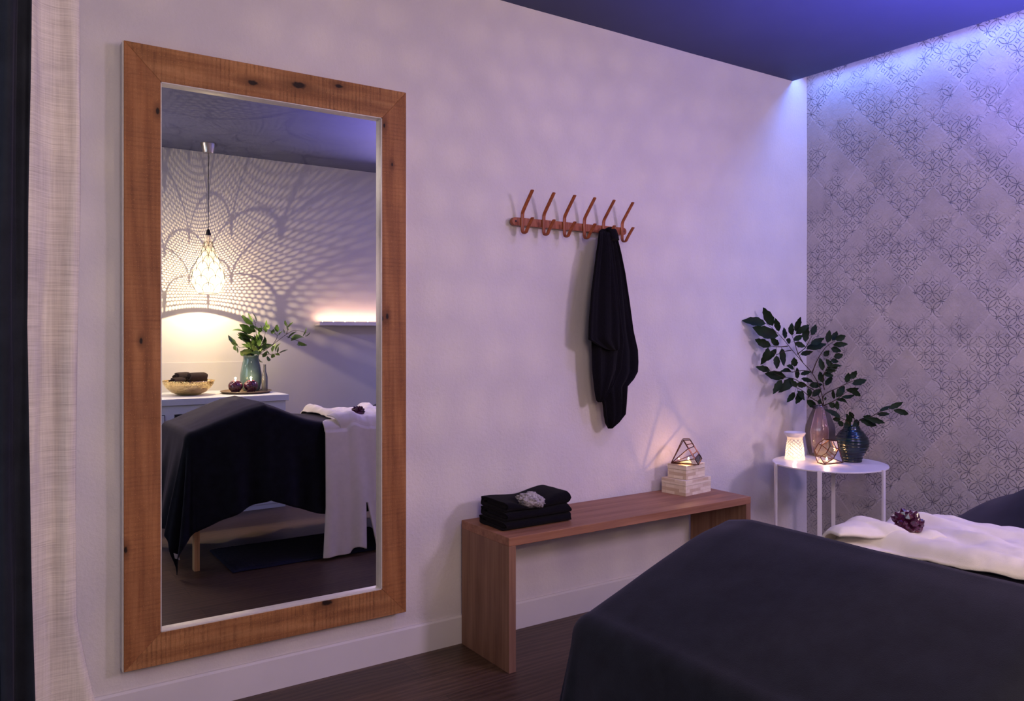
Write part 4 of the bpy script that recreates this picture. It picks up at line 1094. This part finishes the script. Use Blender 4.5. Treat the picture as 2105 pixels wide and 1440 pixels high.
# ------------------------------------------------------------------ pendant lamp
PX, PY = 1.315, -0.53
pd = thing('pendant_lamp', (PX, PY, CZ), 'glowing teardrop pendant lamp of perforated scales hanging over the counter', 'lamp')
q = MB(); q.lathe([(0.050, CZ-0.0005), (0.050, CZ-0.006), (0.036, CZ-0.062), (0.034, CZ-0.066), (0.002, CZ-0.068)], (PX, PY, 0), 40, True); bld(q, 'ceiling_cup', M['steel'], pd)
q = MB(); q.tube(smoothp([(PX, PY, CZ-0.066), (PX+0.002, PY, 2.1), (PX, PY, 1.868)], 8), 0.0022, 8); bld(q, 'cord', M['black'], pd)
q = MB(); q.tube(smoothp([(PX+0.01, PY, CZ-0.066), (PX-0.010, PY, 2.12), (PX-0.012, PY, 1.93), (PX-0.004, PY, 1.87)], 8), 0.0008, 6); bld(q, 'steel_wire', M['black'], pd)
q = MB(); q.lathe([(0.004, 1.872), (0.010, 1.865), (0.018, 1.835), (0.019, 1.828)], (PX, PY, 0), 20, True); bld(q, 'lamp_cap', M['black'], pd)
SH = [(0.019, 1.828), (0.022, 1.80), (0.030, 1.765), (0.042, 1.725), (0.062, 1.68), (0.082, 1.635), (0.097, 1.59), (0.104, 1.55), (0.104, 1.515), (0.096, 1.48), (0.080, 1.45), (0.060, 1.432)]
SHs = smoothp([(r, 0, z) for r, z in SH], 6)
def shr(z):
    for i in range(len(SHs)-1):
        if SHs[i].z >= z >= SHs[i+1].z:
            t = (SHs[i].z-z)/max(1e-9, SHs[i].z-SHs[i+1].z); return SHs[i].x*(1-t)+SHs[i+1].x*t
    return SHs[-1].x
g = G('perforated_shade', (0.85, 0.80, 0.70), 0.5, 0, 0.3)
o = g.xyz(); th = g.m_('ARCTAN2', o[1], o[0])
# fish scale layout: NS scales round, row height hr, dots on a fine grid inside each scale
NS = 7; DOT = 112
au = g.m_('MULTIPLY', th, DOT/(2*PI)); av = g.m_('DIVIDE', o[2], 0.0052)
row = g.m_('FLOOR', av); au2 = g.m_('ADD', au, g.m_('MULTIPLY', row, 0.5))
fu = g.m_('SUBTRACT', g.m_('FRACT', g.m_('ADD', au2, 400)), 0.5); fv = g.m_('SUBTRACT', g.m_('FRACT', g.m_('ADD', av, 400)), 0.5)
dd = g.m_('SQRT', g.m_('ADD', g.m_('MULTIPLY', fu, fu), g.m_('MULTIPLY', fv, fv)))
hole = g.m_('LESS_THAN', dd, 0.39)
lowband = g.m_('GREATER_THAN', o[2], 1.436-CZ)
hole = g.m_('MULTIPLY', hole, lowband)
g.col(g.ramp(g.noise(30, 2), [(0.3, (0.80, 0.74, 0.62)), (0.7, (0.88, 0.82, 0.72))]))
tr = g.nt.nodes.new('ShaderNodeBsdfTransparent'); tl = g.nt.nodes.new('ShaderNodeBsdfTranslucent'); tl.inputs[0].default_value = (0.85, 0.78, 0.65, 1)
m1 = g.nt.nodes.new('ShaderNodeMixShader'); m1.inputs[0].default_value = 0.20; g.L(g.b.outputs[0], m1.inputs[1]); g.L(tl.outputs[0], m1.inputs[2])
m2 = g.nt.nodes.new('ShaderNodeMixShader'); g.L(hole, m2.inputs[0]); g.L(m1.outputs[0], m2.inputs[1]); g.L(tr.outputs[0], m2.inputs[2]); g.L(m2.outputs[0], g.nt.nodes['Material Output'].inputs[0])
q = MB(); q.lathe([(p.x, p.z) for p in SHs], (PX, PY, 0), 64); shade = bld(q, 'lamp_shade', g.m, pd, auto=False)
# scalloped rims
q = MB(); zrow = 1.436; r_i = 0
rowh = 0.050
while zrow < 1.76:
    R0 = shr(zrow+rowh*0.3); hrow = rowh*(0.45+0.55*R0/0.104)
    for i in range(NS):
        a0 = 2*PI*(i+0.5*(r_i % 2))/NS; pts = []
        for k in range(13):
            ph = PI*k/12; a = a0-math.cos(ph)*PI/NS; z = zrow+math.sin(ph)**0.8*hrow*1.45; rr_ = shr(z)+0.0012; pts.append((PX+rr_*math.cos(a), PY+rr_*math.sin(a), z))
        q.tube(pts, 0.0015, 5)
    zrow += hrow; r_i += 1
pts = [(PX+0.062*math.cos(2*PI*k/48), PY+0.062*math.sin(2*PI*k/48), 1.433) for k in range(48)]; q.tube(pts, 0.0025, 6, closed=True)
bld(q, 'scale_rims', M['black'], pd)
q = MB(); q.lathe([(0.0005, 1.440), (0.014, 1.446), (0.021, 1.464), (0.018, 1.485), (0.010, 1.505), (0.009, 1.83)], (PX, PY, 0), 20)
g = mat_glass('bulb_glass', (1, 0.95, 0.88), 0.02, 0.0)
bld(q, 'bulb', g, pd)
light('pendant_light', 'POINT', (PX, PY, 1.464), (1.0, 0.78, 0.52), 23, 0.0013)

# ------------------------------------------------------------------ ledge with tea lights on the far wall
ld = thing('wall_ledge', (2.6, YF+0.05, 1.22), 'white floating wall ledge glowing above a row of tea lights', 'shelf')
q = MB(); q.box((2.17, YF+0.001, 1.222), (3.05, YF+0.105, 1.228)); bld(q, 'shelf_board', M['trim'], ld, smooth=False)
q = MB(); q.box((2.17, YF+0.0995, 1.2235), (3.05, YF+0.1055, 1.250)); bld(q, 'front_lip', M['trim'], ld, smooth=False)
labs = ['tea light on the wall ledge, closest to its open end', 'second tea light along the wall ledge from its open end', 'third tea light along the wall ledge from its open end', 'fourth tea light along the wall ledge from its open end', 'fifth tea light along the wall ledge, last before the mirror edge']
t0 = tealight((2.206, -0.745, 1.2285), labs[0], 0.017, 0.013, 'tea lights on the ledge', fl=0.014)
for i, x in enumerate((2.292, 2.387, 2.470, 2.578)): dup(t0, (x-2.206, 0, 0), labs[i+1])
light('ledge_light', 'AREA', (2.60, -0.765, 1.245), (1.0, 0.56, 0.40), 2.0, 0.85, (PI, 0, 0), 0.03)

# ------------------------------------------------------------------ curtains at the left
def curtain(name, path, z0_, z1_, m, label, amp, n_f, seed, flare=None):
    P = [Vector((*p, 0)) for p in path]; SPt = smoothp(P, 10); n = len(SPt)-1
    q = MB(); nz = 90
    def f(a, b):
        i = min(int(a*n), n-1); t = a*n-i; p = SPt[i].lerp(SPt[i+1], t); d = (SPt[i+1]-SPt[i]).normalized(); nr = Vector((-d.y, d.x, 0))
        z = z0_+(z1_-z0_)*b
        o_ = amp*math.sin(a*n_f*2*PI+seed+0.5*math.sin(z*1.3))*(0.7+0.3*math.sin(z*0.9+seed))+0.008*fbm(a*6, z*1.2, seed)
        p = p+nr*o_
        if flare: p = p+Vector((flare(a, z), 0, 0))
        return (p.x, p.y, z)
    q.grid(f, 140, nz)
    o = bld(q, name, m, None, auto=False, solid=0.002); return tag(o, label, 'curtain')
curtain('linen_curtain', [(0.128, 1.40), (0.08, 1.385), (0.02, 1.37), (-0.08, 1.37), (-0.22, 1.42), (-0.45, 1.40), (-0.7, 1.42)], 0.01, 2.40, M['linen'],
        'sheer off-white linen curtain hanging between the dark curtain and the mirror', 0.008, 5, 0.3, lambda a, z: 0.17*max(0, 1-a*6)*max(0, min(0.72-z, 0.3))+0.004*math.sin(z*5))
curtain('dark_curtain', [(0.052, 1.10), (0.03, 1.09), (0.005, 1.10), (-0.06, 1.12), (-0.2, 1.10), (-0.45, 1.12)], 0.01, 2.40, M['darkcurtain'],
        'dark navy curtain at the left edge in front of the linen curtain', 0.006, 5, 1.0, lambda a, z: 0.004*math.sin(z*4))
for y, name, lab in ((1.385, 'curtain_rod', 'curtain rod carrying the linen curtain'), (1.11, 'curtain_rod', 'curtain rod carrying the dark curtain')):
    q = MB(); q.tube([(XL, y, 2.41), (0.20, y, 2.41)], 0.010, 12); tag(bld(q, name, M['steel'], None), lab, 'rod')

for o in list(bpy.data.objects):
    if '_w' in o: del o['_w']
